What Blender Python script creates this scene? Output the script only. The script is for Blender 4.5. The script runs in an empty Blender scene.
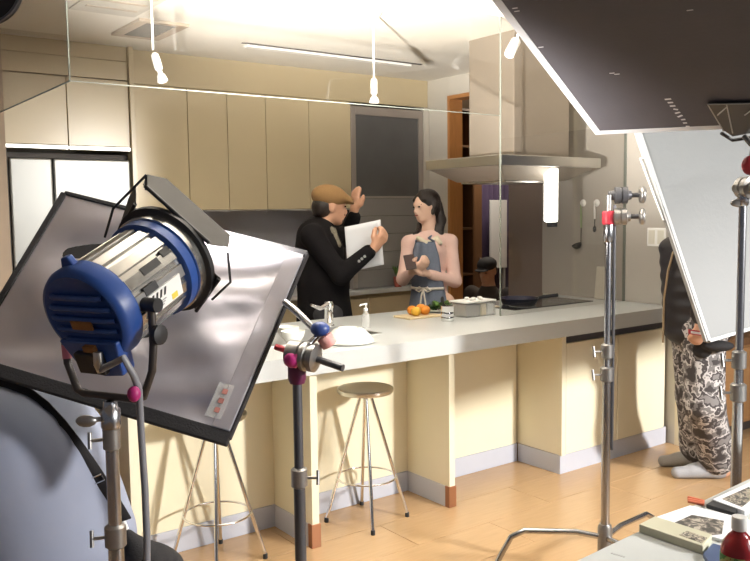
import bpy, bmesh, math, random
import numpy as np
from mathutils import Vector, Matrix
random.seed(7)
SC = bpy.context.scene
COL = SC.collection
# ------------------------------------------------------------------ camera
FPX, YAW, PITCH, ROLL, CAMH = 824.0, 0.6353, 0.0850, -0.01265, 1.55
_F = np.array([math.sin(YAW)*math.cos(PITCH), math.cos(YAW)*math.cos(PITCH), -math.sin(PITCH)])
_R = np.array([math.cos(YAW), -math.sin(YAW), 0.0]); _U = np.cross(_R, _F)
_R, _U = math.cos(ROLL)*_R+math.sin(ROLL)*_U, -math.sin(ROLL)*_R+math.cos(ROLL)*_U
EYE = np.array([0, 0, CAMH])
FH = np.array([math.sin(YAW), math.cos(YAW), 0.0])      # horizontal view direction
RH = np.array([math.cos(YAW), -math.sin(YAW), 0.0])
ZZ = np.array([0, 0, 1.0])
def ray(x, y): return _F+_R*(x-375)/FPX-_U*(y-280.5)/FPX
def pd(x, y, t): return EYE+ray(x, y)*t                  # pixel at a depth
def pl(x, y, ax, v):                                     # pixel on an axis plane
    d = ray(x, y); return EYE+d*((v-EYE[ax])/d[ax])
def XY(px, Y, py=210): return float(pl(px, py, 1, Y)[0])
def YX(px, X, py=250): return float(pl(px, py, 0, X)[1])
cam = bpy.data.cameras.new('camera'); cam.sensor_width = 36; cam.sensor_fit = 'HORIZONTAL'
cam.lens = FPX*36/750; cam.clip_start = 0.05
co = bpy.data.objects.new('camera', cam); COL.objects.link(co)
M = Matrix.Identity(4)
for i in range(3):
    M[i][0] = _R[i]; M[i][1] = _U[i]; M[i][2] = -_F[i]; M[i][3] = EYE[i]
co.matrix_world = M
SC.camera = co
# ------------------------------------------------------------------ light and exposure
SC.view_settings.view_transform = 'Standard'; SC.view_settings.look = 'None'
SC.view_settings.gamma = 1.0; SC.view_settings.exposure = 0.0
SC.view_settings.use_curve_mapping = False
w = bpy.data.worlds.new('world'); SC.world = w; w.use_nodes = True
w.node_tree.nodes['Background'].inputs[0].default_value = (0.82, 0.86, 1.0, 1)
w.node_tree.nodes['Background'].inputs[1].default_value = 0.13
def area(name, loc, target, size, power, color, size_y=None):
    l = bpy.data.lights.new(name, 'AREA'); l.energy = power; l.color = color
    l.shape = 'RECTANGLE'; l.size = size; l.size_y = size_y or size
    o = bpy.data.objects.new(name, l); COL.objects.link(o); o.location = loc
    o.rotation_euler = (Vector(target)-Vector(loc)).to_track_quat('-Z', 'Y').to_euler()
    return o
# film lamp out of frame on the right that throws the stool shadows to the left
kl = bpy.data.lights.new('key_light', 'SPOT'); kl.energy = 1700; kl.color = (1.0, 0.965, 0.91); kl.shadow_soft_size = 0.2
kl.spot_size = math.radians(46); kl.spot_blend = 0.75
ko = bpy.data.objects.new('key_light', kl); COL.objects.link(ko); ko.location = (4.2, -1.9, 2.45); ko.scale = (1.6, 1, 1)
ko.rotation_euler = (Vector((2.75, 3.3, 0.35))-ko.location).to_track_quat('-Z', 'Y').to_euler()
# added fill light that brightens the room beyond the doorway; no fixture is seen
area('next_room_fill', (6.0, 5.9, 2.60), (6.0, 5.9, 0), 0.5, 28, (1.0, 0.88, 0.72))
# added soft fill behind the camera, standing in for bounced room light
area('room_fill', (3.0, -2.2, 2.5), (2.6, 3.6, 0.9), 2.0, 62, (0.92, 0.95, 1.0))
# ------------------------------------------------------------------ materials
MATS = {}
def mat(name, col, rough=0.5, metal=0.0, var=0.0, scale=20.0, bump=0.0, col2=None, trans=0.0, emit=0.0, stretch=None, spec=None, coat=0.0, alpha=1.0, bscale=None):
    if name in MATS: return MATS[name]
    m = bpy.data.materials.new(name); m.use_nodes = True
    nt = m.node_tree; b = nt.nodes['Principled BSDF']
    c = tuple(col)+(1,)
    b.inputs['Base Color'].default_value = c; b.inputs['Roughness'].default_value = rough
    b.inputs['Metallic'].default_value = metal
    if spec is not None: b.inputs['Specular IOR Level'].default_value = spec
    if coat: b.inputs['Coat Weight'].default_value = coat; b.inputs['Coat Roughness'].default_value = 0.08
    if trans: b.inputs['Transmission Weight'].default_value = trans; b.inputs['IOR'].default_value = 1.45
    if alpha < 1: b.inputs['Alpha'].default_value = alpha
    if emit:
        b.inputs['Emission Color'].default_value = c; b.inputs['Emission Strength'].default_value = emit
    if var or col2 or bump:
        tc = nt.nodes.new('ShaderNodeTexCoord'); mp = nt.nodes.new('ShaderNodeMapping')
        nt.links.new(tc.outputs['Object'], mp.inputs[0])
        if stretch: mp.inputs['Scale'].default_value = stretch
        n = nt.nodes.new('ShaderNodeTexNoise'); n.inputs['Scale'].default_value = scale; n.inputs['Detail'].default_value = 4
        nt.links.new(mp.outputs[0], n.inputs['Vector'])
        if var or col2:
            mx = nt.nodes.new('ShaderNodeMixRGB'); mx.inputs[1].default_value = c
            c2 = col2 or tuple(max(0, k*(1-var)) for k in col)
            mx.inputs[2].default_value = tuple(c2)+(1,)
            nt.links.new(n.outputs['Fac'], mx.inputs[0]); nt.links.new(mx.outputs[0], b.inputs['Base Color'])
        if bump:
            n2 = n
            if bscale:
                n2 = nt.nodes.new('ShaderNodeTexNoise'); n2.inputs['Scale'].default_value = bscale
                nt.links.new(mp.outputs[0], n2.inputs['Vector'])
            bp = nt.nodes.new('ShaderNodeBump'); bp.inputs['Strength'].default_value = bump; bp.inputs['Distance'].default_value = 0.01
            nt.links.new(n2.outputs['Fac'], bp.inputs['Height']); nt.links.new(bp.outputs[0], b.inputs['Normal'])
    MATS[name] = m; return m
def ramp_mat(name, stops, scale, rough=0.8, tex='noise', detail=3, dist=0.6):
    m = bpy.data.materials.new(name); m.use_nodes = True; nt = m.node_tree; b = nt.nodes['Principled BSDF']
    tc = nt.nodes.new('ShaderNodeTexCoord')
    n = nt.nodes.new('ShaderNodeTexNoise'); n.inputs['Scale'].default_value = scale
    n.inputs['Detail'].default_value = detail; n.inputs['Distortion'].default_value = dist
    nt.links.new(tc.outputs['Object'], n.inputs['Vector'])
    r = nt.nodes.new('ShaderNodeValToRGB'); r.color_ramp.interpolation = 'CONSTANT'
    e = r.color_ramp.elements
    while len(e) < len(stops): e.new(0.5)
    for k, (p, c) in enumerate(stops): e[k].position = p; e[k].color = tuple(c)+(1,)
    nt.links.new(n.outputs['Fac'], r.inputs[0]); nt.links.new(r.outputs[0], b.inputs['Base Color'])
    b.inputs['Roughness'].default_value = rough
    MATS[name] = m; return m
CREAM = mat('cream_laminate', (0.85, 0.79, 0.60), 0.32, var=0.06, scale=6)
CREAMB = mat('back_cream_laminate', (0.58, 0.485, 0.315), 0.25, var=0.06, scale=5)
WHITEW = mat('white_wall_paint', (0.56, 0.53, 0.47), 0.8, bump=0.08, scale=160)
CEIL = mat('ceiling_paint', (0.80, 0.77, 0.70), 0.9, bump=0.06, scale=120)
TILEW = mat('glossy_wall_panel', (0.43, 0.40, 0.36), 0.28, var=0.05, scale=3)
BROWNP = mat('brown_panel', (0.20, 0.15, 0.12), 0.45, var=0.15, scale=8, stretch=(1, 1, 0.1))
WOOD = mat('orange_wood', (0.50, 0.22, 0.07), 0.45, var=0.35, scale=14, stretch=(6, 6, 0.6))
WOODD = mat('dark_wood', (0.16, 0.08, 0.035), 0.45, var=0.4, scale=14, stretch=(6, 6, 0.6))
WOODM = mat('mid_wood', (0.36, 0.19, 0.08), 0.4, var=0.3, scale=10, stretch=(1, 6, 6))
FLOORM = mat('floor_board', (0.53, 0.345, 0.185), 0.26, var=0.22, scale=9, stretch=(0.7, 7, 1), bump=0.03)
KICK = mat('grey_kick', (0.54, 0.56, 0.64), 0.45, var=0.05, scale=20)
COPPER = mat('copper_brown_foot', (0.30, 0.13, 0.06), 0.4, metal=0.3)
STONE = mat('worktop_stone', (0.56, 0.58, 0.58), 0.28, var=0.12, scale=220)
STEEL = mat('brushed_steel', (0.62, 0.61, 0.58), 0.28, metal=1.0, bump=0.02, scale=60)
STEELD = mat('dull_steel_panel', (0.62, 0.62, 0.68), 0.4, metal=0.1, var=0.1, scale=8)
CHROME = mat('chrome', (0.80, 0.80, 0.80), 0.10, metal=1.0)
CHROMED = mat('worn_stand_chrome', (0.50, 0.50, 0.52), 0.26, metal=1.0, var=0.2, scale=30)
CAST = mat('cast_metal', (0.36, 0.35, 0.34), 0.38, metal=0.9, var=0.2, scale=40)
GUN = mat('gunmetal', (0.10, 0.10, 0.11), 0.42, metal=0.6)
BLACK = mat('black_plastic', (0.015, 0.015, 0.017), 0.5)
BLACKF = mat('black_fabric', (0.012, 0.011, 0.013), 0.85, bump=0.2, scale=150)
GREYP = mat('grey_plastic', (0.30, 0.30, 0.30), 0.5)
WHITEP = mat('white_plastic', (0.85, 0.85, 0.83), 0.35)
CERAM = mat('white_ceramic', (0.86, 0.85, 0.80), 0.2)
PAPER = mat('white_paper', (0.70, 0.72, 0.77), 0.8, bump=0.05, scale=15)
FRIDGE = mat('fridge_silver', (0.27, 0.27, 0.255), 0.32, metal=0.3, var=0.04, scale=3)
BLUEC = mat('blue_cast_paint', (0.022, 0.075, 0.30), 0.38, var=0.15, scale=30, bump=0.05)
PINK = mat('pink_rubber', (0.40, 0.02, 0.16), 0.45)
RED = mat('red_paint', (0.45, 0.03, 0.05), 0.45)
FROST = mat('dark_frosted_glass', (0.13, 0.13, 0.13), 0.35, var=0.35, scale=4, spec=0.6)
LAMPW = mat('lit_tube', (1.0, 0.98, 0.92), 0.4, emit=6.0)
SKIN = mat('skin', (0.58, 0.32, 0.21), 0.55, var=0.08, scale=30)
SKINL = mat('light_skin', (0.78, 0.52, 0.40), 0.5, var=0.06, scale=30)
HAIR = mat('dark_hair', (0.018, 0.011, 0.009), 0.45, bump=0.4, scale=90, stretch=(3, 3, 0.4))
LIPS = mat('lips', (0.42, 0.08, 0.08), 0.4)
EYEM = mat('dark_eye', (0.02, 0.012, 0.01), 0.2)
def glass_mat():
    m = bpy.data.materials.new('clear_glass_sheet'); m.use_nodes = True; nt = m.node_tree
    nt.nodes.remove(nt.nodes['Principled BSDF']); out = nt.nodes['Material Output']
    t = nt.nodes.new('ShaderNodeBsdfTransparent'); t.inputs[0].default_value = (0.96, 0.955, 0.945, 1)
    g = nt.nodes.new('ShaderNodeBsdfGlossy'); g.inputs['Roughness'].default_value = 0.0
    lw = nt.nodes.new('ShaderNodeLayerWeight'); lw.inputs[0].default_value = 0.5
    pw = nt.nodes.new('ShaderNodeMath'); pw.operation = 'POWER'; pw.inputs[1].default_value = 4.0
    f = nt.nodes.new('ShaderNodeMath'); f.operation = 'MULTIPLY_ADD'; f.inputs[1].default_value = 0.55; f.inputs[2].default_value = 0.035
    nt.links.new(lw.outputs['Facing'], pw.inputs[0]); nt.links.new(pw.outputs[0], f.inputs[0])
    x = nt.nodes.new('ShaderNodeMixShader')
    nt.links.new(f.outputs[0], x.inputs[0]); nt.links.new(t.outputs[0], x.inputs[1]); nt.links.new(g.outputs[0], x.inputs[2])
    nt.links.new(x.outputs[0], out.inputs[0]); return m
GLASS = glass_mat()
GEDGE = mat('polished_glass_edge', (0.22, 0.24, 0.21), 0.25, spec=0.4)
CLEARP = mat('clear_plastic', (0.75, 0.75, 0.72), 0.12, alpha=0.28)
# ------------------------------------------------------------------ mesh builder
ORG = {}
def vec(a): return np.array(a, dtype=float)
def nrm(a): a = vec(a); return a/np.linalg.norm(a)
class MB:
    def __init__(s): s.v = []; s.f = []; s.sm = []
    def add(s, vs, fs, smooth=False):
        o = len(s.v); s.v += [tuple(float(q) for q in p) for p in vs]
        for f in fs: s.f.append(tuple(i+o for i in f)); s.sm.append(smooth)
        return s
    def obox(s, c, ax, ay, az):
        c, ax, ay, az = map(vec, (c, ax, ay, az))
        vs = [c+i*ax+j*ay+k*az for k in (-1, 1) for j in (-1, 1) for i in (-1, 1)]
        fs = [(0, 2, 3, 1), (4, 5, 7, 6), (0, 1, 5, 4), (2, 6, 7, 3), (0, 4, 6, 2), (1, 3, 7, 5)]
        return s.add(vs, fs)
    def box(s, x0, x1, y0, y1, z0, z1):
        return s.obox(((x0+x1)/2, (y0+y1)/2, (z0+z1)/2), ((x1-x0)/2, 0, 0), (0, (y1-y0)/2, 0), (0, 0, (z1-z0)/2))
    def tube(s, pts, r, n=10, caps=True, flat=None):
        pts = [vec(p) for p in pts]; m = len(pts)
        rs = r if isinstance(r, (list, tuple)) else [r]*m
        tg = [nrm(pts[min(i+1, m-1)]-pts[max(i-1, 0)]) for i in range(m)]
        u = np.cross(tg[0], ZZ)
        if np.linalg.norm(u) < 1e-3: u = np.cross(tg[0], (1, 0, 0))
        u = nrm(u); vs = []; fs = []
        for i in range(m):
            u = nrm(u-tg[i]*np.dot(u, tg[i])); w_ = np.cross(tg[i], u)
            for k in range(n):
                a = 2*math.pi*k/n; vs.append(pts[i]+rs[i]*(math.cos(a)*u+math.sin(a)*w_))
        for i in range(m-1):
            for k in range(n):
                k2 = (k+1) % n; fs.append((i*n+k, i*n+k2, (i+1)*n+k2, (i+1)*n+k))
        s.add(vs, fs, True)
        if caps:
            s.add(vs[:n], [tuple(range(n))[::-1]]); s.add(vs[-n:], [tuple(range(n))])
        return s
    def lathe(s, prof, org=(0, 0, 0), axis=(0, 0, 1), n=24):
        org = vec(org); a = nrm(axis); u = np.cross(a, (0, 0, 1))
        if np.linalg.norm(u) < 1e-3: u = vec((1, 0, 0))
        u = nrm(u); w_ = np.cross(a, u); vs = []; fs = []; m = len(prof)
        for r, h in prof:
            for k in range(n):
                t = 2*math.pi*k/n; vs.append(org+a*h+r*(math.cos(t)*u+math.sin(t)*w_))
        for i in range(m-1):
            for k in range(n):
                k2 = (k+1) % n; fs.append((i*n+k, i*n+k2, (i+1)*n+k2, (i+1)*n+k))
        s.add(vs, fs, True)
        if prof[0][0] > 1e-4: s.add(vs[:n], [tuple(range(n))[::-1]])
        if prof[-1][0] > 1e-4: s.add(vs[-n:], [tuple(range(n))])
        return s
    def prism(s, poly, ext):
        p = [vec(q) for q in poly]; e = vec(ext); n = len(p)
        vs = p+[q+e for q in p]
        fs = [tuple(range(n))[::-1], tuple(range(n, 2*n))]+[(i, (i+1) % n, n+(i+1) % n, n+i) for i in range(n)]
        return s.add(vs, fs)
    def ball(s, c, r, n=12, m=8, ax=None):
        c = vec(c); r = vec(r) if np.ndim(r) else vec((r, r, r)); A = np.eye(3) if ax is None else np.array([nrm(a) for a in ax])
        vs = []; fs = []
        for i in range(m+1):
            th = math.pi*i/m
            for k in range(n):
                ph = 2*math.pi*k/n
                q = vec((math.sin(th)*math.cos(ph), math.sin(th)*math.sin(ph), math.cos(th)))*r
                vs.append(c+q@A)
        for i in range(m):
            for k in range(n):
                k2 = (k+1) % n; fs.append((i*n+k, (i+1)*n+k, (i+1)*n+k2, i*n+k2))
        return s.add(vs, fs, True)
    def grid(s, fn, nu, nv):
        vs = [fn(i/nu, j/nv) for j in range(nv+1) for i in range(nu+1)]
        fs = [(j*(nu+1)+i, j*(nu+1)+i+1, (j+1)*(nu+1)+i+1, (j+1)*(nu+1)+i) for j in range(nv) for i in range(nu)]
        return s.add(vs, fs, True)
    def build(s, name, m, parent=None, org=None, bevel=0.0, solid=0.0, fixn=True, allsmooth=False, seg=2):
        V = np.array(s.v)
        if parent is not None: o0 = ORG[parent.name]
        elif org is not None: o0 = vec(org)
        else:
            o0 = (V.min(0)+V.max(0))/2; o0[2] = V[:, 2].min()
        me = bpy.data.meshes.new(name); me.from_pydata([tuple(p) for p in V-o0], [], s.f)
        me.polygons.foreach_set('use_smooth', [bool(q or allsmooth) for q in s.sm])
        if fixn:
            bm = bmesh.new(); bm.from_mesh(me); bmesh.ops.remove_doubles(bm, verts=bm.verts, dist=1e-6)
            bmesh.ops.recalc_face_normals(bm, faces=bm.faces); bm.to_mesh(me); bm.free()
        me.update()
        if any(s.sm) or allsmooth: me.set_sharp_from_angle(angle=math.radians(50))
        me.materials.append(m)
        o = bpy.data.objects.new(name, me); COL.objects.link(o)
        if parent is not None: o.parent = parent
        else: o.location = o0
        ORG[o.name] = o0
        if solid:
            md = o.modifiers.new('Solidify', 'SOLIDIFY'); md.thickness = solid; md.offset = 0
        if bevel:
            md = o.modifiers.new('Bevel', 'BEVEL'); md.width = bevel; md.segments = seg; md.limit_method = 'ANGLE'
        return o
def tag(o, label, cat=None, group=None, kind=None):
    if label: o['label'] = label
    if cat: o['category'] = cat
    if group: o['group'] = group
    if kind: o['kind'] = kind
    return o
def thing(name, label, cat, loc, group=None):
    o = bpy.data.objects.new(name, None); COL.objects.link(o); o.location = tuple(float(q) for q in loc)
    o.empty_display_size = 0.1
    ORG[o.name] = vec(loc); return tag(o, label, cat, group)
def struct(mb, name, m, label, **k):
    return tag(mb.build(name, m, **k), label, kind='structure')
def copy_tree(o, delta, label=None, group=None, parent=None):
    c = o.copy(); COL.objects.link(c)
    if parent is None:
        c.location = o.location+Vector(delta); ORG[c.name] = ORG[o.name]+vec(delta)
        if label: c['label'] = label
        if group: c['group'] = group
    else: c.parent = parent
    for ch in list(o.children): copy_tree(ch, delta, parent=c)
    return c
def box_part(name, m, parent, x0, x1, y0, y1, z0, z1, bevel=0.003):
    return MB().box(x0, x1, y0, y1, z0, z1).build(name, m, parent, bevel=bevel)
# ------------------------------------------------------------------ organic surfaces: distance field -> surface net
def C(a, b, ra, rb=None, sq=None): return ('c', vec(a), vec(b), ra, ra if rb is None else rb, sq)
def E(c, r, ax=None): return ('e', vec(c), vec(r), np.eye(3) if ax is None else np.array([nrm(q) for q in ax]))
def prim_box(p):
    if p[0] == 'c':
        r = max(p[3], p[4])*(max(1, p[5][1]) if p[5] else 1); return np.minimum(p[1], p[2])-r, np.maximum(p[1], p[2])+r
    r = p[2].max(); return p[1]-r, p[1]+r
def prim_d(p, G):
    if p[0] == 'c':
        a, b = p[1], p[2]; q = G-a; ba = b-a; L = float(ba@ba)+1e-12
        if p[5]:
            dr, k = nrm(p[5][0]), p[5][1]
            q = q+(q@dr)[..., None]*dr*(1/k-1); ba = ba+(ba@dr)*dr*(1/k-1); L = float(ba@ba)+1e-12
        t = np.clip((q@ba)/L, 0, 1)
        return np.linalg.norm(q-t[..., None]*ba, axis=-1)-(p[3]+(p[4]-p[3])*t)
    q = (G-p[1])@p[3].T; r = p[2]
    k0 = np.linalg.norm(q/r, axis=-1); k1 = np.linalg.norm(q/(r*r), axis=-1)+1e-9
    return k0*(k0-1)/k1
def sdf(prims, h=0.006, k=0.02, cuts=(), minus=()):
    lo = np.min([prim_box(p)[0] for p in prims], 0)-3*h; hi = np.max([prim_box(p)[1] for p in prims], 0)+3*h
    n = np.ceil((hi-lo)/h).astype(int)+1
    D = np.full(n, 0.5, dtype=np.float32)
    ax = [lo[i]+h*np.arange(n[i]) for i in range(3)]
    def sub(p, m):
        a, b = prim_box(p)
        i0 = np.clip(np.floor((a-m-lo)/h).astype(int), 0, n); i1 = np.clip(np.ceil((b+m-lo)/h).astype(int)+1, 0, n)
        sl = tuple(slice(i0[i], i1[i]) for i in range(3))
        G = np.stack(np.meshgrid(*[ax[i][sl[i]] for i in range(3)], indexing='ij'), -1); return sl, G
    for p in prims:
        sl, G = sub(p, k+2*h)
        d = prim_d(p, G); e = D[sl]
        hh = np.clip(0.5+0.5*(e-d)/k, 0, 1)
        D[sl] = e+(d-e)*hh-k*hh*(1-hh)
    for p in minus:
        sl, G = sub(p, 2*h); D[sl] = np.maximum(D[sl], -prim_d(p, G))
    if cuts:
        G = np.stack(np.meshgrid(*ax, indexing='ij'), -1)
        for pt, nn in cuts: D = np.maximum(D, (G-vec(pt))@nrm(nn))
    S = D < 0
    c = np.zeros(n-1, dtype=np.int8)
    for i in (0, 1):
        for j in (0, 1):
            for l in (0, 1): c += S[i:n[0]-1+i, j:n[1]-1+j, l:n[2]-1+l]
    act = np.argwhere((c > 0) & (c < 8))
    idx = np.full(n-1, -1, dtype=np.int64); idx[tuple(act.T)] = np.arange(len(act))
    acc = np.zeros((len(act), 3)); cnt = np.zeros(len(act))
    for a in range(3):
        o1, o2 = [q for q in range(3) if q != a]
        for i in (0, 1):
            for j in (0, 1):
                p0 = act.copy(); p0[:, o1] += i; p0[:, o2] += j; p1 = p0.copy(); p1[:, a] += 1
                d0 = D[tuple(p0.T)]; d1 = D[tuple(p1.T)]
                mm = (d0 < 0) != (d1 < 0); t = np.where(mm, d0/(d0-d1+1e-12), 0)
                q = p0.astype(float); q[:, a] += t
                acc[mm] += q[mm]; cnt[mm] += 1
    V = lo+h*(acc/np.maximum(cnt, 1)[:, None])
    F = []
    for a in range(3):
        o1, o2 = [(1, 2), (2, 0), (0, 1)][a]
        s0 = [slice(None)]*3; s1 = [slice(None)]*3; s0[a] = slice(0, -1); s1[a] = slice(1, None)
        A = S[tuple(s0)]; B = S[tuple(s1)]
        e = np.argwhere(A != B); e = e[(e[:, o1] > 0) & (e[:, o2] > 0) & (e[:, o1] < n[o1]-1) & (e[:, o2] < n[o2]-1)]
        flip = A[tuple(e.T)]
        def cell(i, j):
            q = e.copy(); q[:, o1] -= i; q[:, o2] -= j; return idx[tuple(q.T)]
        Q = np.stack([cell(1, 1), cell(0, 1), cell(0, 0), cell(1, 0)], 1)
        Q = np.where(flip[:, None], Q, Q[:, ::-1]); F.append(Q[(Q >= 0).all(1)])
    return V, np.concatenate(F)
def organic(name, m, prims, parent=None, h=0.006, k=0.02, org=None, cuts=(), minus=(), smooth=2):
    V, F = sdf(prims, h, k, cuts, minus)
    for _ in range(smooth):                       # light Laplacian smoothing
        acc = np.zeros_like(V); cnt = np.zeros(len(V))
        for i in range(4):
            a, b = F[:, i], F[:, (i+1) % 4]
            np.add.at(acc, a, V[b]); np.add.at(cnt, a, 1); np.add.at(acc, b, V[a]); np.add.at(cnt, b, 1)
        V = 0.5*V+0.5*acc/np.maximum(cnt, 1)[:, None]
    o0 = ORG[parent.name] if parent is not None else vec(org)
    me = bpy.data.meshes.new(name); me.from_pydata((V-o0).tolist(), [], F.tolist())
    me.polygons.foreach_set('use_smooth', [True]*len(F)); me.update(); me.materials.append(m)
    o = bpy.data.objects.new(name, me); COL.objects.link(o)
    if parent is not None: o.parent = parent
    else: o.location = o0
    ORG[o.name] = o0; return o
# ================================================================== SETTING
ZC = 2.66            # ceiling
YF = 5.50            # front of the tall built-in units
YW = 6.12            # back wall
XE = 4.70            # end wall of the kitchen
fl = struct(MB().box(-2.5, 9.5, -2.5, 8.5, -0.12, -0.012), 'floor', FLOORM, 'warm orange-tan wood board floor')
bd = None; BL, BW = 0.90, 0.302
k = 0
for j in range(20):
    y = -0.6+j*BW
    for i in range(-3, 9):
        x = i*BL+(0.45 if j % 2 else 0)+0.1
        if x+BL/2 < -0.6 or x-BL/2 > 8.6: continue
        if y < 1.3 and x < 0.2: continue
        if YW < y: continue
        if bd is None:
            bd = MB().box(-BL/2+.0015, BL/2-.0015, -BW/2+.0015, BW/2-.0015, -0.012, 0.0).build('floor_board', FLOORM, org=(0, 0, 0), bevel=0.0012, seg=1)
            o = bd
        else:
            o = bd.copy(); COL.objects.link(o)
        o.parent = fl; o.location = Vector((x, y, 0))-fl.location
ceil = struct(MB().box(-2.5, 9.5, -2.5, 8.5, ZC, ZC+0.1), 'ceiling', CEIL, 'off-white ceiling lit by the film lamp')
struct(MB().box(1.2, XE+.12, YW, YW+.1, 0, ZC), 'wall_back', WHITEW, 'wall behind the kitchen units')
XL = XY(9, 5.35)
struct(MB().box(-2.5, XL, 5.35, YW+.1, 0, ZC), 'wall_left', mat('brown_wall', (0.36, 0.27, 0.19), 0.6, var=0.1, scale=5), 'brownish wall left of the fridge')
yA, yB, yC = YX(543, XE), YX(509, XE), YX(449, XE)
ztop = float(pl(455, 95, 0, XE)[2])
we = MB().box(XE, XE+.12, 3.09, yA, 0, ZC).box(XE, XE+.12, yA, yB, 2.2, ZC).box(XE, XE+.12, yB, yC, ztop, ZC).box(XE, XE+.12, yC, YW, 0, ZC)
we = struct(we, 'wall_right', WHITEW, 'off-white end wall of the kitchen with an open doorway')
MB().box(XE-.008, XE, 3.09, yA, 0.912, 2.1).build('splash_panel', TILEW, we)
struct(MB().box(XE-.005, XE+.12, yA, yB, 0, 2.2), 'trim_1', BROWNP, 'brown wall panel beside the doorway')
struct(MB().box(XE-.012, XE+.132, yC-.03, yC, 0, ztop), 'trim_2', WOOD, 'orange wood door jamb on the far side of the doorway')
struct(MB().box(XE-.012, XE+.132, yB, yC-.03, ztop-.03, ztop), 'trim_3', WOOD, 'orange wood door head over the doorway')
struct(MB().box(XE-.012, XE+.132, 3.055, 3.09, 0, ZC), 'trim_4', mat('cream_trim', (0.70, 0.62, 0.45), 0.4), 'cream edge trim on the end of the kitchen wall')
# room beyond the doorway
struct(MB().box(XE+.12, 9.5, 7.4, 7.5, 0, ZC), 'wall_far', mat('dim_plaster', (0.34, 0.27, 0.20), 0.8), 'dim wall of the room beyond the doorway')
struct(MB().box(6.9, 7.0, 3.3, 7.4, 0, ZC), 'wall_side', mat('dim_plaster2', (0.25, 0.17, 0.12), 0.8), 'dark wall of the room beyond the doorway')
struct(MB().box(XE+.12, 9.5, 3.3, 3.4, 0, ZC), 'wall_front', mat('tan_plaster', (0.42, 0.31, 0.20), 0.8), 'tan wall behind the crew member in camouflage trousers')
# ================================================================== BACK WALL UNITS
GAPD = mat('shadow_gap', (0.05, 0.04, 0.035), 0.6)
xr = XY(133.5, YF); xl = XY(6, YF)
# refrigerator
xs = XY(54, YF); zf = float(pl(100, 160, 1, YF)[2])
fr = thing('refrigerator', 'silver double-door refrigerator under the overhead cupboard', 'refrigerator', ((xl+xr)/2, 5.8, 0))
box_part('body', GREYP, fr, xl+.04, xr-.02, YF+.03, YW-.02, 0.02, zf-.01)
box_part('door', FRIDGE, fr, XY(11, YF), xs-.004, YF-.02, YF+.03, 0.62, zf, .01)
box_part('door', FRIDGE, fr, xs+.004, xr-.02, YF-.02, YF+.03, 0.62, zf, .01)
box_part('drawer', FRIDGE, fr, XY(11, YF), xr-.02, YF-.02, YF+.03, 0.06, 0.61, .01)
box_part('plinth', BLACK, fr, XY(11, YF), xr-.03, YF+.01, YF+.05, 0.0, 0.05)
# housing panels
hs = thing('fridge_housing', 'dark surround panels framing the refrigerator', 'panel', ((xl+xr)/2, 5.8, 0))
box_part('side_panel', CREAMB, hs, xr-.004, xr+.028, YF-.025, YW, 0, ZC)
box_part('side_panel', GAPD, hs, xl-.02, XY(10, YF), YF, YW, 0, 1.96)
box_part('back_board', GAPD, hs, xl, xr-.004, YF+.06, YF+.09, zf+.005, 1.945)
# overhead cupboard
z0, z1 = 1.965, 2.435
oc = thing('overhead_cupboard', 'cream two-door cupboard above the refrigerator', 'cupboard', ((xl+xr)/2, 5.8, z0))
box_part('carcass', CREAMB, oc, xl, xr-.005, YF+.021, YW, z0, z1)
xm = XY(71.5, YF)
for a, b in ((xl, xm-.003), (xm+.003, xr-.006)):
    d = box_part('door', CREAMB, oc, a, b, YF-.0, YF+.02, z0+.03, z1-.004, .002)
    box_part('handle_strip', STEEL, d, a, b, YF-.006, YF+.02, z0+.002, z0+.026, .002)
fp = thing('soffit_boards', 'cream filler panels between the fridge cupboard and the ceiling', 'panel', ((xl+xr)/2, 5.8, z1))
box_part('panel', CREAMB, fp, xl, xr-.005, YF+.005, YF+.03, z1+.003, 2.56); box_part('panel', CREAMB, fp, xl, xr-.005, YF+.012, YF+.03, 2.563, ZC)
# wall cupboards
YC2 = 5.56
zb, zt = 1.555, 2.43
bx = [xr+.03, XY(190.5, YC2), XY(229.8, YC2), XY(267.8, YC2), XY(310.5, YC2), XY(352, YC2)]
ords = ['first', 'second', 'third', 'fourth', 'fifth']
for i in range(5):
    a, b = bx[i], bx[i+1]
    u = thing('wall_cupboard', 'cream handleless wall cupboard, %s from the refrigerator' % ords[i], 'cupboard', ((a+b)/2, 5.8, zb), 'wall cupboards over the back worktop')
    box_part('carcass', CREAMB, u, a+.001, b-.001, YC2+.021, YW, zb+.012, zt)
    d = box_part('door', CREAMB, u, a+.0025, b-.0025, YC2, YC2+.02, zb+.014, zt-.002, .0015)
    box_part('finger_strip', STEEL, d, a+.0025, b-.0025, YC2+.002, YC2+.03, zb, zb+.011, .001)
tag(box_part('filler_strip', CREAMB, None, bx[0], XE-.002, YC2+.006, YC2+.03, zt+.002, ZC), 'long cream filler strip between the wall cupboards and the ceiling', 'panel')
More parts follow.
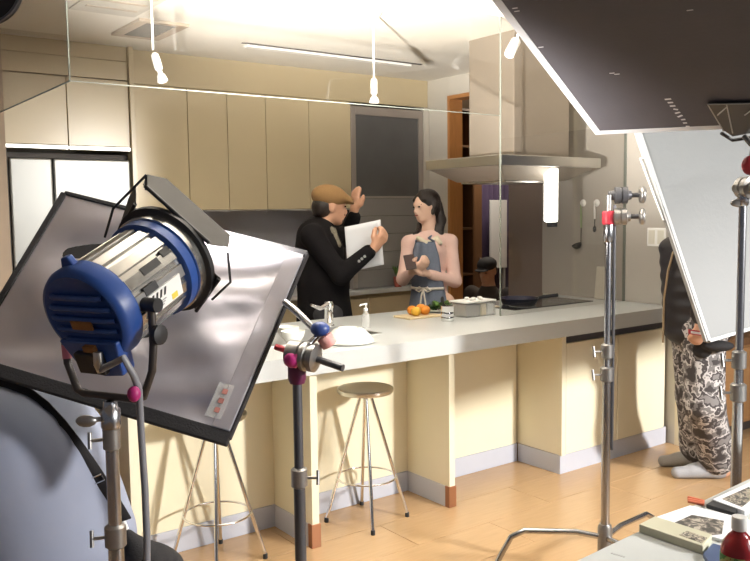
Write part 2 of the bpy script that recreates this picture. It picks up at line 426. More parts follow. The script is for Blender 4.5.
# tall glass shutter cupboard
ga, gb = bx[5], XY(424, YC2)
g0 = 0.9
gc = thing('shutter_cupboard', 'grey framed cupboard with dark frosted glass shutter on the back worktop', 'cupboard', ((ga+gb)/2, 5.8, g0))
FRM = mat('grey_alu_frame', (0.40, 0.36, 0.33), 0.4, metal=0.5)
box_part('carcass', GAPD, gc, ga+.003, gb-.003, YC2+.05, YW, g0, zt-.03)
for a, b in ((ga+.003, ga+.05), (gb-.05, gb-.003)): box_part('stile', FRM, gc, a, b, YC2, YC2+.05, g0, zt-.03)
box_part('top_rail', FRM, gc, ga+.05, gb-.05, YC2, YC2+.05, zt-.10, zt-.03)
zr = float(pl(390, 197, 1, YC2)[2])
box_part('rail', FRM, gc, ga+.05, gb-.05, YC2+.008, YC2+.03, zr-.008, zr+.008, .001)
box_part('glass_pane', FROST, gc, ga+.05, gb-.05, YC2+.015, YC2+.025, zr+.008, zt-.10, 0)
FROST2 = mat('grey_shutter_glass', (0.27, 0.26, 0.25), 0.4, var=0.15, scale=3)
nl = 5; hh = (zr-.008-g0)/nl
for i in range(nl): box_part('shutter_slat', FROST2, gc, ga+.05, gb-.05, YC2+.012, YC2+.028, g0+i*hh+.002, g0+(i+1)*hh-.002, .003)
tag(box_part('trim_panel', WHITEW, None, gb, XE-.002, YC2-.01, YC2+.04, 0, zt), 'narrow white upright panel between glass cupboard and end wall', 'panel')
# back worktop and base units
wx0 = xr+.03
wt = MB().box(wx0, gb-.002, 5.46, YW, .862, .898).build('back_worktop', STONE, bevel=.004)
tag(wt, 'grey stone worktop along the back wall', 'worktop')
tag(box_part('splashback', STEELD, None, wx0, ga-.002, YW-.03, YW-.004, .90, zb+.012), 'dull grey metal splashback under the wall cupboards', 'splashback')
n = 4; wd = (gb-.004-wx0)/n
for i in range(n):
    a = wx0+i*wd; b = a+wd
    u = thing('base_unit', 'cream drawer base unit, %s from the refrigerator' % ords[i], 'cabinet', ((a+b)/2, 5.8, 0), 'base units under the back worktop')
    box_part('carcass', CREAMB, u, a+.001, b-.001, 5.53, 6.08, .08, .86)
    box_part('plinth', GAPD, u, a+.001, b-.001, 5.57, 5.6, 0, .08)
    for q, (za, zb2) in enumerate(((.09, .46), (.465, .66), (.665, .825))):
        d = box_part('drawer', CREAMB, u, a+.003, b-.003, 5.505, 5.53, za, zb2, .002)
# ================================================================== ISLAND
IY, RY, IZ0, IZ = 3.14, 3.49, .82, .91
PX = [1.10, 1.94, 2.78]; CX = 3.65
SX0, SX1, SY0, SY1 = 1.80, 2.54, 3.42, 3.77
wtp = MB()
wtp.box(1.04, XE-.01, 3.09, SY0, IZ0, IZ).box(1.04, XE-.01, SY1, 4.10, IZ0, IZ).box(1.04, SX0, SY0, SY1, IZ0, IZ).box(SX1, XE-.01, SY0, SY1, IZ0, IZ)
wtp = tag(wtp.build('island_worktop', STONE), 'pale grey stone worktop slab on the kitchen island', 'worktop')
isl = thing('kitchen_island', 'cream kitchen island base with projecting side panels and grey kickboards', 'island', (2.4, 3.6, 0))
box_part('back_panel', CREAM, isl, 1.06, CX-.01, RY, RY+.02, .11, IZ0)
box_part('kickboard', KICK, isl, 1.06, CX-.01, RY-.006, RY+.02, 0.0, .11, .002)
box_part('rear_panel', CREAM, isl, 1.06, XE-.02, 4.02, 4.05, 0.0, IZ0)
box_part('end_panel', WOODM, isl, 1.055, 1.075, RY, 4.05, 0.0, IZ0)
PSIDE = CREAM
for x in PX:
    p = box_part('support_panel', PSIDE, isl, x-.0, x+.038, IY, RY, .11, IZ0, .001)
    box_part('kickboard', KICK, p, x-.004, x+.042, IY+.03, RY-.006, 0, .11, .001)
    box_part('foot_cap', COPPER, p, x-.006, x+.044, IY-.004, IY+.03, 0, .112, .002)
# seams: the thin joint above the kickboard
cab = thing('island_cabinet', 'cream double-door cabinet at the wall end of the island', 'cabinet', ((CX+XE)/2, 3.4, 0))
box_part('carcass', CREAM, cab, CX, XE-.02, IY+.022, 4.0, .11, IZ0-.005)
box_part('kickboard', KICK, cab, CX, XE-.02, IY+.008, IY+.05, 0, .11, .001); box_part('kickboard', KICK, cab, CX-.006, CX, IY+.008, RY-.008, 0, .11, .001)
box_part('side_stile', CREAM, cab, CX-.004, CX+.03, IY-.002, IY+.022, .11, IZ0-.004, .001)
box_part('finger_rail', GUN, cab, CX+.034, XE-.03, IY+.01, IY+.022, IZ0-.05, IZ0-.006, .001)
xm = XY(646, IY, 400); xq = 4.16
for a, b in ((CX+.034, xq-.003), (xq+.003, XE-.06)):
    d = box_part('door', CREAM, cab, a, b, IY, IY+.02, .115, IZ0-.052, .0015)
# sink
sk = thing('sink', 'steel sink basin set into the island worktop', 'sink', ((SX0+SX1)/2, (SY0+SY1)/2, .825))
s = MB(); t = .004; zb3 = .825
s.box(SX0, SX1, SY0, SY1, zb3, zb3+t).box(SX0, SX0+t, SY0, SY1, zb3, IZ).box(SX1-t, SX1, SY0, SY1, zb3, IZ).box(SX0, SX1, SY0, SY0+t, zb3, IZ).box(SX0, SX1, SY1-t, SY1, zb3, IZ)
s.build('basin', STEEL, sk)
s = MB(); s.box(SX0-.012, SX1+.012, SY0-.012, SY0, IZ, IZ+.003).box(SX0-.012, SX1+.012, SY1, SY1+.012, IZ, IZ+.003).box(SX0-.012, SX0, SY0, SY1, IZ, IZ+.003).box(SX1, SX1+.012, SY0, SY1, IZ, IZ+.003)
s.build('rim', STEEL, sk)
MB().lathe([(.035, 0), (.035, .004), (.02, .006), (.0, .006)], ((SX0+SX1)/2, 3.6, zb3+t)).build('drain', CHROME, sk)
# ================================================================== GLASS SCREENS
GY = 3.50
gl = thing('hanging_glass_screen', 'clear glass smoke screen hanging from the ceiling along the island', 'glass screen', (1.04, GY, 2.10))
zg = 2.095
for nm, b in (('pane', (1.04, 3.50, GY-.004, GY+.004, zg, ZC)), ('pane', (1.036, 1.044, GY+.006, YF, zg, ZC))):
    p = MB().box(*b).build(nm, GLASS, gl)
    e = list(b); e[5] = zg+.0005; e[4] = zg-.003
    MB().box(*e).build('edge_strip', GEDGE, p)
MB().box(1.037, 1.043, GY-.004, GY+.005, zg, ZC).build('corner_joint', GEDGE, gl)
MB().box(1.15, 1.18, YF-.03, YF, zg+.12, zg+.16)
gs = thing('cooktop_glass_screen', 'tall clear glass splash guard standing on the island before the cooktop', 'glass screen', (4.1, GY, IZ))
p = MB().box(3.51, XE-.014, GY-.004, GY+.004, IZ, ZC).build('pane', GLASS, gs)
MB().box(3.5075, 3.5115, GY-.005, GY+.005, IZ, ZC).build('edge_strip', GEDGE, gs)
MB().box(XE-.014, XE-.009, GY-.01, GY+.01, IZ, ZC).build('wall_channel', GEDGE, gs)
# ================================================================== RANGE HOOD
HX0, HX1, HY0, HY1, HZ0, HZ1 = 3.62, 4.56, 3.60, 4.32, 1.815, 1.880
hd = thing('range_hood', 'stainless range hood with box chimney hanging over the island', 'range hood', ((HX0+HX1)/2, 3.96, 1.7))
box_part('canopy', STEEL, hd, HX0, HX1, HY0, HY1, HZ0, HZ1, .004)
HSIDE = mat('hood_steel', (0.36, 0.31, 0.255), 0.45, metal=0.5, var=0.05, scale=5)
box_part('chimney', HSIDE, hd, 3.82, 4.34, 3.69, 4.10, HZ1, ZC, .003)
s = MB()
a = [(HX0+.02, HY0+.02), (HX1-.02, HY0+.02), (HX1-.02, HY1-.02), (HX0+.02, HY1-.02)]; b = [(HX0+.17, HY0+.13), (HX1-.22, HY0+.13), (HX1-.22, HY1-.13), (HX0+.17, HY1-.13)]
s.add([(x, y, HZ0) for x, y in a]+[(x, y, HZ0-.085) for x, y in b], [(0, 1, 5, 4), (1, 2, 6, 5), (2, 3, 7, 6), (3, 0, 4, 7), (4, 5, 6, 7), (0, 3, 2, 1)])
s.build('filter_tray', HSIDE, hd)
box_part('baffle_plate', STEEL, hd, HX0+.19, HX1-.24, HY0+.15, HY1-.15, HZ0-.097, HZ0-.086, .002)
# vertical work-light tube
tp = pl(551, 195, 1, 3.66)
tb = thing('tube_light', 'lit white vertical tube light hanging under the range hood', 'lamp', (tp[0], tp[1], 1.46))
zt_, zb_ = HZ0, float(pl(551, 222, 1, 3.66)[2])
MB().obox((tp[0], tp[1], (zt_+zb_)/2), (.042, 0, 0), (0, .03, 0), (0, 0, (zt_-zb_)/2)).build('diffuser', LAMPW, tb, bevel=.014, seg=3)
MB().obox((tp[0]+.012, tp[1], zb_-.016), (.028, 0, 0), (0, .022, 0), (0, 0, .016)).build('end_cap', BLACK, tb, bevel=.004)
# ================================================================== CEILING FITTINGS
def pendant(name, label, px_c, Y, px_b, py_b, py_e):
    x = XY(px_c, Y, 60); top = vec((x, Y, ZC))
    n0 = pl(px_b, py_b, 1, Y); n1 = pl(px_b+1, py_e, 1, Y)
    t = thing(name, label, 'lamp', (n0[0], Y, n1[2]), 'pendant spotlights over the island')
    MB().lathe([(.05, 0), (.048, -.012), (.02, -.05), (.008, -.06)], (n0[0], Y, ZC), n=20).build('canopy', WHITEP, t)
    MB().tube([(n0[0], Y, ZC-.05), (n0[0], Y, n0[2])], .0055, 8).build('stem', WHITEP, t)
    L = n0[2]-n1[2]
    MB().lathe([(.008, 0), (.018, -.01), (.02, -.25*L), (.019, -.62*L), (.012, -.66*L), (.012, -.74*L), (.022, -.8*L), (.030, -.97*L), (.024, -L), (0, -L*.93)], (n0[0], Y, n0[2]), n=18).build('spot_head', WHITEP, t)
    return t
pendant('pendant_spotlight', 'white pendant spotlight hanging over the island nearer the range hood', 374, 3.8, 374, 78, 103)
p1 = thing('pendant_spotlight', 'white pendant spotlight with tilted head nearer the refrigerator', 'lamp', (XY(153, 3.8, 60), 3.8, 2.2), 'pendant spotlights over the island')
q0 = pl(153, 50, 1, 3.8); x0 = q0[0]
MB().lathe([(.05, 0), (.048, -.012), (.02, -.05), (.008, -.06)], (x0, 3.8, ZC), n=20).build('canopy', WHITEP, p1)
MB().tube([(x0, 3.8, ZC-.05), q0], .0055, 8).build('stem', WHITEP, p1)
qa, qb = pl(154, 53, 1, 3.8), pl(163, 82, 1, 3.76)
L = np.linalg.norm(qb-qa)
MB().lathe([(.008, 0), (.018, .01), (.02, .25*L), (.019, .55*L), (.012, .6*L), (.012, .72*L), (.02, .78*L), (.026, .97*L), (.02, L), (0, L*.93)], qa, qb-qa, n=18).build('spot_head', WHITEP, p1)
def ceiling_spot(label, a, b, r, mount):
    t = thing('ceiling_spotlight', label, 'lamp', mount)
    MB().lathe([(.03, 0), (.03, -.012), (.012, -.02)], (mount[0], mount[1], ZC), n=16).build('base', WHITEP, t)
    MB().tube([(mount[0], mount[1], ZC-.01), (mount[0], mount[1], (ZC-.01+a[2])/2), (a[0], a[1], a[2]-.004)], .007, 8).build('arm', WHITEP, t)
    L = float(np.linalg.norm(vec(b)-vec(a)))
    MB().lathe([(.5*r, 0), (r, .02), (r, L*.95), (.9*r, L), (.85*r, L), (0, L*.8)], a, vec(b)-vec(a), n=18).build('spot_head', WHITEP, t)
ma = pl(507, 30, 1, 3.3); ceiling_spot('white cylinder spotlight on the ceiling before the hood chimney', pl(517, 39, 1, 3.3), pl(509, 55, 1, 3.28), .028, (pl(520, 30, 1, 3.3)[0], 3.3, ZC))
q = pl(257, -20, 1, 3.1); ceiling_spot('white cylinder spotlight pointing straight down from the ceiling', (q[0], 3.1, ZC-.06), pl(257.5, 19, 1, 3.1), .028, (q[0], 3.1, ZC))
# slot rail in the ceiling
a, b = pl(243, 42, 2, ZC), pl(405, 66, 2, ZC)
rl = thing('ceiling_rail', 'thin white rail with dark slot recessed in the ceiling', 'rail', ((a[0]+b[0])/2, a[1], ZC-.02))
MB().box(a[0]+.05, b[0]-.02, a[1]+.03, a[1]+.09, ZC-.02, ZC).build('rail', WHITEP, rl, bevel=.003)
MB().box(a[0], b[0]+.06, a[1], a[1]+.022, ZC-.006, ZC).build('slot', GAPD, rl)
# vent
c = [pl(x, y, 2, ZC) for x, y in ((110, 33), (125, 20), (183, 27), (170, 39))]
vx0, vx1, vy0, vy1 = c[0][0], c[2][0], (c[1][1]+c[2][1])/2-.1, (c[0][1]+c[3][1])/2
vt = thing('ceiling_vent', 'dark louvred vent in a beige frame on the ceiling near the fridge', 'vent', ((vx0+vx1)/2, (vy0+vy1)/2, ZC-.02))
VB = mat('beige_vent_frame', (0.45, 0.36, 0.27), 0.5)
for b in ((vx0, vx1, vy0, vy0+.04), (vx0, vx1, vy1-.04, vy1), (vx0, vx0+.06, vy0+.04, vy1-.04), (vx1-.06, vx1, vy0+.04, vy1-.04)): MB().box(*b, ZC-.018, ZC).build('frame', VB, vt, bevel=.003)
MB().box(vx0+.06, vx1-.06, vy0+.04, vy1-.04, ZC-.004, ZC).build('backing', GAPD, vt)
n = 7; st = (vy1-vy0-.08)/n
for i in range(n): MB().obox(((vx0+vx1)/2, vy0+.04+(i+.5)*st, ZC-.010), ((vx1-vx0)/2-.06, 0, 0), (0, st*.42, -.003), (0, .001, .002)).build('slat', mat('vent_dark', (.09, .075, .065), .6), vt)
# air conditioner slots
av = thing('ceiling_air_outlet', 'long slotted air outlet flush with the ceiling', 'air outlet', (*pl(110, 8, 2, ZC)[:2], ZC-.01))
a, b = pl(75, 3, 2, ZC), pl(146, 10, 2, ZC)
MB().box(a[0], b[0], a[1]-.42, a[1]+.12, ZC-.008, ZC).build('plate', WHITEW, av, bevel=.003)
for i in range(3): MB().box(a[0]+.05, b[0]-.04, a[1]-.34+i*.15, a[1]-.31+i*.15, ZC-.011, ZC-.008).build('slot', VB, av)
# ================================================================== STOOLS
def stool(c, label):
    t = thing('bar_stool', label, 'stool', (c[0], c[1], 0), 'bar stools at the island')
    x, y = c; zs = .675; r = .140
    MB().lathe([(0, zs-.03), (.06, zs-.03), (r-.006, zs-.026), (r, zs-.018), (r, zs-.004), (r-.006, zs), (r-.03, zs-.003), (0, zs-.006)], (x, y, 0), n=36).build('seat', STEEL, t)
    for a in (math.radians(q) for q in (62, 152, 242, 332)):
        d = vec((math.cos(a), math.sin(a), 0)); ft = vec((x, y, 0))+d*.205
        tp = vec((x, y, zs-.028))+d*.022
        l = MB().tube([ft+(0, 0, .015), tp], .009, 10).build('leg', CHROME, t)
        MB().lathe([(.011, 0), (.011, .02), (.009, .024)], ft, n=12).build('rubber_foot', BLACK, l)
    R_ = .148; zz = .222
    pts = [(x+R_*math.cos(q), y+R_*math.sin(q), zz) for q in np.linspace(0, 2*math.pi, 41)]
    MB().tube(pts, .005, 8, caps=False).build('foot_ring', CHROME, t)
    MB().lathe([(.03, zs-.045), (.045, zs-.03)], (x, y, 0), n=16).build('hub', CHROME, t)
    return t
stool((2.35, 3.28), 'round steel bar stool with seat in full view before the island')
stool((1.535, 3.28), 'chrome bar stool half hidden behind the silver reflector')
# ================================================================== THINGS ON THE ISLAND
def at(px, py, z=IZ): return pl(px, py, 2, z)
f = at(329, 329); f[1] = 3.81; f[0] = XY(329, 3.81, 325)
fa = thing('kitchen_faucet', 'chrome lever kitchen tap behind the sink', 'faucet', (f[0], f[1], IZ))
MB().lathe([(.032, 0), (.032, .008), (.025, .012), (.024, .10), (.027, .105), (.027, .125), (.02, .14), (0, .142)], (f[0], f[1], IZ), n=20).build('body', CHROME, fa)
q = lambda px, py: pl(px, py, 1, 3.81)
MB().tube([(f[0], f[1], IZ+.125), q(318, 308)+(0, -.02, 0), q(306, 304)+(0, -.05, 0)], [.016, .012, .007], 10).build('lever', CHROME, fa)
MB().tube([(f[0], f[1]-.02, IZ+.07), (f[0]-.06, f[1]-.10, IZ+.095), (f[0]-.10, f[1]-.16, IZ+.085), (f[0]-.12, f[1]-.19, IZ+.045)], [.014, .013, .013, .015], 10).build('spout', CHROME, fa)
# dishes
c = at(349, 341); c[1] = 3.275; c[0] = XY(349, 3.275, 340)
MB_ = MB().lathe([(.118, 0), (.122, .004), (.105, .03), (.075, .058), (.05, .066), (.046, .060), (0, .058)], (c[0], c[1], IZ+.008), n=36)
tag(MB_.build('bowl', CERAM), 'white bowl turned upside down beside the sink', 'bowl')
tag(MB().lathe([(0, 0), (.07, 0), (.125, .006), (.128, .009), (.122, .0095), (0, .0095)], (c[0], c[1], IZ-.0005), n=36).build('plate', CERAM), 'white plate lying under the upturned bowl', 'plate')
c2 = at(293, 343)
tag(MB().lathe([(.03, 0), (.034, .004), (.055, .035), (.06, .06), (.056, .06), (.05, .036), (.028, .008), (0, .008)], (c2[0], c2[1], IZ), n=28).build('bowl', CERAM), 'small white bowl on the island by the silver reflector', 'bowl')
tag(MB().lathe([(.03, 0), (.034, .004), (.055, .035), (.06, .06), (.056, .06), (.05, .036), (.028, .008), (0, .008)], (c2[0]+.06, c2[1]+.15, IZ), n=28).build('cup', CERAM), 'white cup behind the small white bowl', 'cup')
# dispenser
d = at(366, 328)
ds = thing('soap_dispenser', 'small clear pump bottle standing right of the sink', 'bottle', (d[0], d[1], IZ))
MB().lathe([(.02, 0), (.022, .004), (.022, .07), (.014, .085), (.010, .088), (.010, .10)], (d[0], d[1], IZ), n=18).build('bottle', CLEARP, ds)
MB().lathe([(.012, .095), (.012, .108), (.004, .11), (.004, .128), (.010, .129), (.010, .136), (0, .137)], (d[0], d[1], IZ), n=14).tube([(d[0], d[1], IZ+.132), (d[0]-.035, d[1], IZ+.130), (d[0]-.04, d[1], IZ+.122)], .004, 8).build('pump', WHITEP, ds)
# cutting board with oranges
b = at(425, 318); BZ = IZ+.014
tag(MB().box(b[0]-.13, b[0]+.11, b[1]-.02, b[1]+.14, IZ, BZ).build('cutting_board', mat('pale_board', (0.72, 0.58, 0.36), 0.5, var=0.2, scale=20), bevel=.004), 'pale small cutting board under the oranges', 'board')
ORG_M = mat('orange_peel', (0.78, 0.27, 0.02), 0.4, bump=0.3, scale=300, var=0.15)
YEL = mat('yellow_peel', (0.80, 0.45, 0.04), 0.4, bump=0.3, scale=300, var=0.15)
for i, (px, dy, m, dz, lab, r) in enumerate(((416, .02, YEL, 0, 'yellow orange fruit at the front of the board', .030), (425, .035, ORG_M, 0, 'orange tangerine in the middle of the board', .031), (412, .085, ORG_M, 0, 'orange tangerine at the back of the board', .030), (421, .095, ORG_M, 0, 'deep orange tangerine behind the yellow fruit', .032))):
    x = XY(px, b[1]+dy, 312)
    x = min(max(x, b[0]-.1), b[0]+.085)
    o = thing('tangerine', lab, 'fruit', (x, b[1]+dy, BZ), 'fruit on the cutting board')
    MB().lathe([(0, 0), (.6*r, .1*r), (.92*r, .5*r), (r, .95*r), (.9*r, 1.4*r), (.55*r, 1.72*r), (.12*r, 1.8*r), (0, 1.76*r)], (x, b[1]+dy, BZ), n=20).build('flesh', m, o)
    MB().lathe([(.004, 1.76*r), (.003, 1.9*r), (0, 1.92*r)], (x, b[1]+dy, BZ), n=6).build('stem', mat('stem_green', (0.10, 0.14, 0.03), 0.7), o)
# plate with salad greens
p = at(441, 313); p[1] = 3.90; p[0] = XY(441, 3.90, 310)
pt = tag(MB().lathe([(0, 0), (.06, 0), (.12, .014), (.124, .018), (.118, .018), (.06, .006), (0, .006)], (p[0], p[1], IZ), n=32).build('salad_plate', CERAM), 'white plate of greens behind the metal cup', 'plate')
LEAF = mat('lettuce_green', (0.10, 0.22, 0.03), 0.5, var=0.5, scale=40); LEAFD = mat('dark_leaf', (0.03, 0.08, 0.02), 0.5, var=0.4, scale=40)
random.seed(3)
for i in range(14):
    a = random.uniform(0, 6.28); r = random.uniform(0, .06); cx, cy = p[0]+r*math.cos(a), p[1]+r*math.sin(a)
    u = nrm((math.cos(a), math.sin(a), random.uniform(.2, 1.1))); v = nrm(np.cross(u, ZZ)); nn = np.cross(u, v); L = random.uniform(.05, .08); W = random.uniform(.02, .035)
    base = vec((cx, cy, IZ+.007+random.uniform(.005, .025)))
    o = MB().grid(lambda s, t: base+u*L*t+v*W*(s-.5)*2*math.sin(math.pi*(.12+.8*t))+nn*(.012*math.sin(3*math.pi*s+i)+.02*t*t), 6, 6).build('lettuce_leaf', LEAF if i % 3 else LEAFD, solid=.0012, fixn=False)
    tag(o, 'green salad leaf heaped on the white plate', 'leaf', 'salad leaves on the plate')
# metal cup
m_ = at(447.5, 321); 
cp = thing('metal_cup', 'shiny tin cup holding a dark spoon', 'cup', (m_[0], m_[1], IZ))
MB().lathe([(.036, 0), (.038, .002), (.038, .026), (.037, .028), (.038, .03), (.038, .054), (.037, .056), (.038, .058), (.038, .085), (.0395, .088), (.036, .088), (.035, .004), (0, .004)], (m_[0], m_[1], IZ), n=28).build('cup', CHROME, cp)
sp = MB().tube([(m_[0]+.02, m_[1]+.01, IZ+.01), (m_[0]-.02, m_[1]+.015, IZ+.115)], .004, 8).ball((m_[0]-.024, m_[1]+.016, IZ+.125), (.014, .006, .018))
tag(sp.build('spoon', BLACK), 'dark spoon standing in the tin cup', 'spoon')
# food container box with compartments
k0 = at(463, 317); k1 = at(499, 314)
cy = 3.62; x0, x1 = XY(465, cy-.05, 315), XY(500, cy-.05, 315); x1 = min(x1, x0+.24)
kb = thing('spice_box', 'clear lidded food container with dark, cream and white compartments', 'container', ((x0+x1)/2, cy, IZ))
zt2 = IZ+.085
s = MB(); s.box(x0, x1, cy-.06, cy+.08, IZ, IZ+.003).box(x0, x0+.003, cy-.06, cy+.08, IZ, zt2).box(x1-.003, x1, cy-.06, cy+.08, IZ, zt2).box(x0, x1, cy-.06, cy-.057, IZ, zt2).box(x0, x1, cy+.077, cy+.08, IZ, zt2)
s.build('tub', CLEARP, kb)
box_part('lid', WHITEP, kb, x0-.005, x1+.005, cy-.065, cy+.085, zt2, zt2+.01, .004)
w_ = x1-x0
for a, b_, m in ((.03, .52, mat('dark_food', (0.06, 0.035, 0.025), 0.7, var=.5, scale=80)), (.54, .72, mat('cream_food', (0.75, 0.62, 0.38), .7)), (.74, .97, mat('white_food', (0.80, 0.82, 0.85), .6))):
    box_part('filling', m, kb, x0+a*w_, x0+b_*w_, cy-.054, cy+.07, IZ+.004, zt2-.012, .006)
for i, (u, v) in enumerate(((.3, .2), (.5, .5), (.62, .2), (.75, .6), (.4, .8))):
    tag(MB().box(x0+u*w_-.011, x0+u*w_+.011, cy-.05+v*.11-.011, cy-.05+v*.11+.011, zt2+.010, zt2+.026).build('tofu_cube', WHITEP, bevel=.004), 'small white cube on the food container lid', 'food', 'white cubes on the container lid')
# tray behind with dark cut aubergine
t0 = 3.86; a0 = XY(455, t0, 300)
ty = tag(MB().box(a0, a0+.34, t0-.06, t0+.10, IZ+.0, IZ+.012).build('tray', mat('pale_tray', (.66, .56, .42), .5), bevel=.004), 'pale oval tray of dark food behind the food container', 'tray')
for i in range(5):
    x = a0+.05+i*.06
    tag(MB().ball((x, t0+.02, IZ+.03), (.024, .045, .018)).build('aubergine', mat('aubergine', (.03, .012, .03), .25)), 'dark glossy vegetable on the pale tray', 'vegetable', 'dark vegetables on the tray')
# cooktop and frying pan
ck = thing('cooktop', 'black glass cooktop set into the island under the hood', 'cooktop', (4.1, 3.83, IZ))
box_part('glass_top', mat('black_glass', (.01, .01, .012), .08), ck, 3.76, 4.52, 3.62, 4.04, IZ, IZ+.006, .002)
for x, y in ((3.95, 3.74), (4.33, 3.74), (4.14, 3.93)):
    MB().tube([(x+.085*math.cos(q), y+.085*math.sin(q), IZ+.0065) for q in np.linspace(0, 6.2832, 33)], .0015, 6, caps=False).build('ring_mark', GREYP, ck)
pc = vec((XY(519, 3.80, 300), 3.80, IZ+.008))
pn = thing('frying_pan', 'dark blue-black frying pan on the cooktop', 'pan', pc)
PANM = mat('pan_coating', (.02, .018, .045), .3, metal=.3)
MB().lathe([(0, 0), (.10, 0), (.108, .004), (.128, .042), (.131, .044), (.126, .044), (.104, .009), (0, .006)], pc, n=40).build('body', PANM, pn)
h0 = pc+(.12*RH*.9)+(0, 0, .036)
MB().tube([h0, h0+RH*.05+ZZ*.012, h0+RH*.15+ZZ*.022], [.009, .011, .012], 10).build('handle', BLACK, pn)
# utensils on the end wall
YU = [(581, 'green', 'ladle with green handle hanging on the end wall', 248), (594.5, 'white', 'short white whisk hanging on the end wall', 232), (607, 'white', 'spatula with pale handle hanging on the end wall', 240)]
GRNH = mat('green_handle', (.35, .45, .25), .4)
for i, (px, cm, lab, yb) in enumerate(YU):
    yy = YX(px, XE-.03, 225); za = float(pl(px, 203, 0, XE-.03)[2]); zb4 = float(pl(px, yb, 0, XE-.03)[2]); zm = za-.55*(za-zb4)
    hk = thing('hook', 'white suction hook on the end wall above the %s' % ('ladle', 'whisk', 'spatula')[i], 'hook', (XE-.008, yy, za), 'utensil hooks on the end wall')
    MB().lathe([(.026, 0), (.022, .008), (.01, .012), (0, .012)], (XE-.008, yy, za), (-1, 0, 0), n=16).build('cup', WHITEP, hk)
    MB().tube([(XE-.02, yy, za), (XE-.035, yy, za-.005), (XE-.035, yy, za-.02), (XE-.03, yy, za-.026)], .003, 6).build('peg', WHITEP, hk)
    ut = thing(('ladle', 'whisk', 'spatula')[i], lab, 'utensil', (XE-.03, yy, zb4))
    MB().tube([(XE-.035, yy, za-.012), (XE-.03, yy, (za+zm)/2), (XE-.028, yy, zm)], [.004, .008, .006], 8).build('handle', GRNH if cm == 'green' else WHITEP, ut)
    MB().tube([(XE-.028, yy, zm), (XE-.03, yy, zb4+.02)], .003, 8).build('shaft', BLACK, ut)
    if i == 0:
        MB().lathe([(0, -.028), (.02, -.022), (.033, -.004), (.036, .006), (.032, .006), (.018, -.016), (0, -.022)], (XE-.05, yy+.02, zb4+.02), (-.45, .1, 1), n=20).build('bowl', BLACK, ut)
    elif i == 1:
        MB().ball((XE-.03, yy, zb4+.02), (.010, .014, .022)).build('head', BLACK, ut)
    else:
        MB().box(XE-.034, XE-.028, yy-.022, yy+.022, zb4-.03, zb4+.03).build('blade', BLACK, ut, bevel=.002)
yy = YX(603, XE-.03, 285)
tag(MB().obox((XE-.035, yy, IZ+.115), (.010, 0, -.002), (0, .055, 0), (.012, 0, .113)).build('cutting_board', mat('white_board', (.62, .58, .50), .5), bevel=.004), 'off-white chopping board leaning on the end wall', 'board')
yy = YX(657, XE-.008, 237); zz = float(pl(657, 237, 0, XE)[2])
so = thing('switch_plate', 'white double switch plate on the end wall', 'switch', (XE-.008, yy, zz-.06))
box_part('plate', WHITEP, so, XE-.016, XE-.008, yy-.07, yy+.07, zz-.06, zz+.06, .003)
for s_ in (-1, 1): box_part('rocker', mat('switch_rocker', (.7, .68, .6), .4), so, XE-.020, XE-.016, yy+s_*.034-.024, yy+s_*.034+.024, zz-.045, zz+.045, .002)
# plant on the back worktop
pp = pl(398, 286, 1, 5.505)
pb = thing('potted_plant', 'small red pot with green sprig on the back worktop', 'plant', (pp[0], 5.505, .898))
MB().lathe([(.03, 0), (.04, .08), (.043, .085), (.036, .085), (.03, .07), (0, .07)], (pp[0], 5.505, .898), n=18).build('pot', mat('red_pot', (.35, .08, .06), .5), pb)
for i in range(7):
    a = i*.9; u = nrm((math.cos(a)*.5, math.sin(a)*.5, 1)); v = np.cross(u, ZZ); base = vec((pp[0], 5.505, .97))
    MB().grid(lambda s, t: base+u*.12*t+nrm(v)*.018*(s-.5)*2*math.sin(math.pi*(.1+.85*t)), 4, 6).build('leaf', LEAFD if i % 2 else LEAF, pb, solid=.001, fixn=False)
# ================================================================== NEXT ROOM
xd = 6.0
def nb(name, m, lab, cat, px0, px1, Y, z0, z1, dp=.04, bev=.004):
    return tag(MB().box(XY(px0, Y, 230), XY(px1, Y, 230), Y, Y+dp, z0, z1).build(name, m, bevel=bev), lab, cat)
dr = thing('open_door', 'dark brown wooden door standing open beyond the doorway', 'door', (XY(470, 6.25, 230), 6.25, 0))
MB().box(XY(460, 6.25, 230), XY(482, 6.25, 230), 6.25, 6.29, 0.01, 2.3).build('leaf', WOODD, dr, bevel=.004)
MB().box(XY(478, 6.25, 230), XY(480, 6.25, 230), 6.22, 6.25, .95, 1.05).build('handle', CHROME, dr, bevel=.004)
PURP = mat('purple_curtain', (.05, .03, .075), .8)
cu = MB().grid(lambda s, t: vec((XY(482, 6.6, 230)+s*(XY(515, 6.6, 230)-XY(482, 6.6, 230)), 6.6+.03*math.sin(s*40), .02+2.38*t)), 60, 2)
tag(cu.build('curtain', PURP, solid=.004, fixn=False), 'dark purple curtain in the room beyond the doorway', 'curtain')
zw0, zw1 = float(pl(498, 268, 1, 6.4)[2]), float(pl(498, 200, 1, 6.4)[2])
wb = thing('notice_board', 'pale narrow board standing before the purple curtain', 'board', (XY(498, 6.4, 230), 6.4, 0))
MB().box(XY(490.5, 6.4, 230), XY(507, 6.4, 230), 6.4, 6.42, zw0, zw1).build('panel', mat('pale_board2', (.62, .64, .66), .6), wb, bevel=.003)
for px in (492, 505): MB().box(XY(px, 6.4, 230)-.012, XY(px, 6.4, 230)+.012, 6.405, 6.43, 0, zw0).build('leg', GREYP, wb)
bk = thing('bookshelf', 'tall dark shelf with objects seen above the range hood', 'shelf', (XY(466, 5.98, 150), 6.1, 0))
bx0, bx1 = XY(459, 5.98, 120), XY(474, 5.98, 120)
MB().box(bx0, bx1, 6.16, 6.18, 0, 2.52).build('back', WOODD, bk)
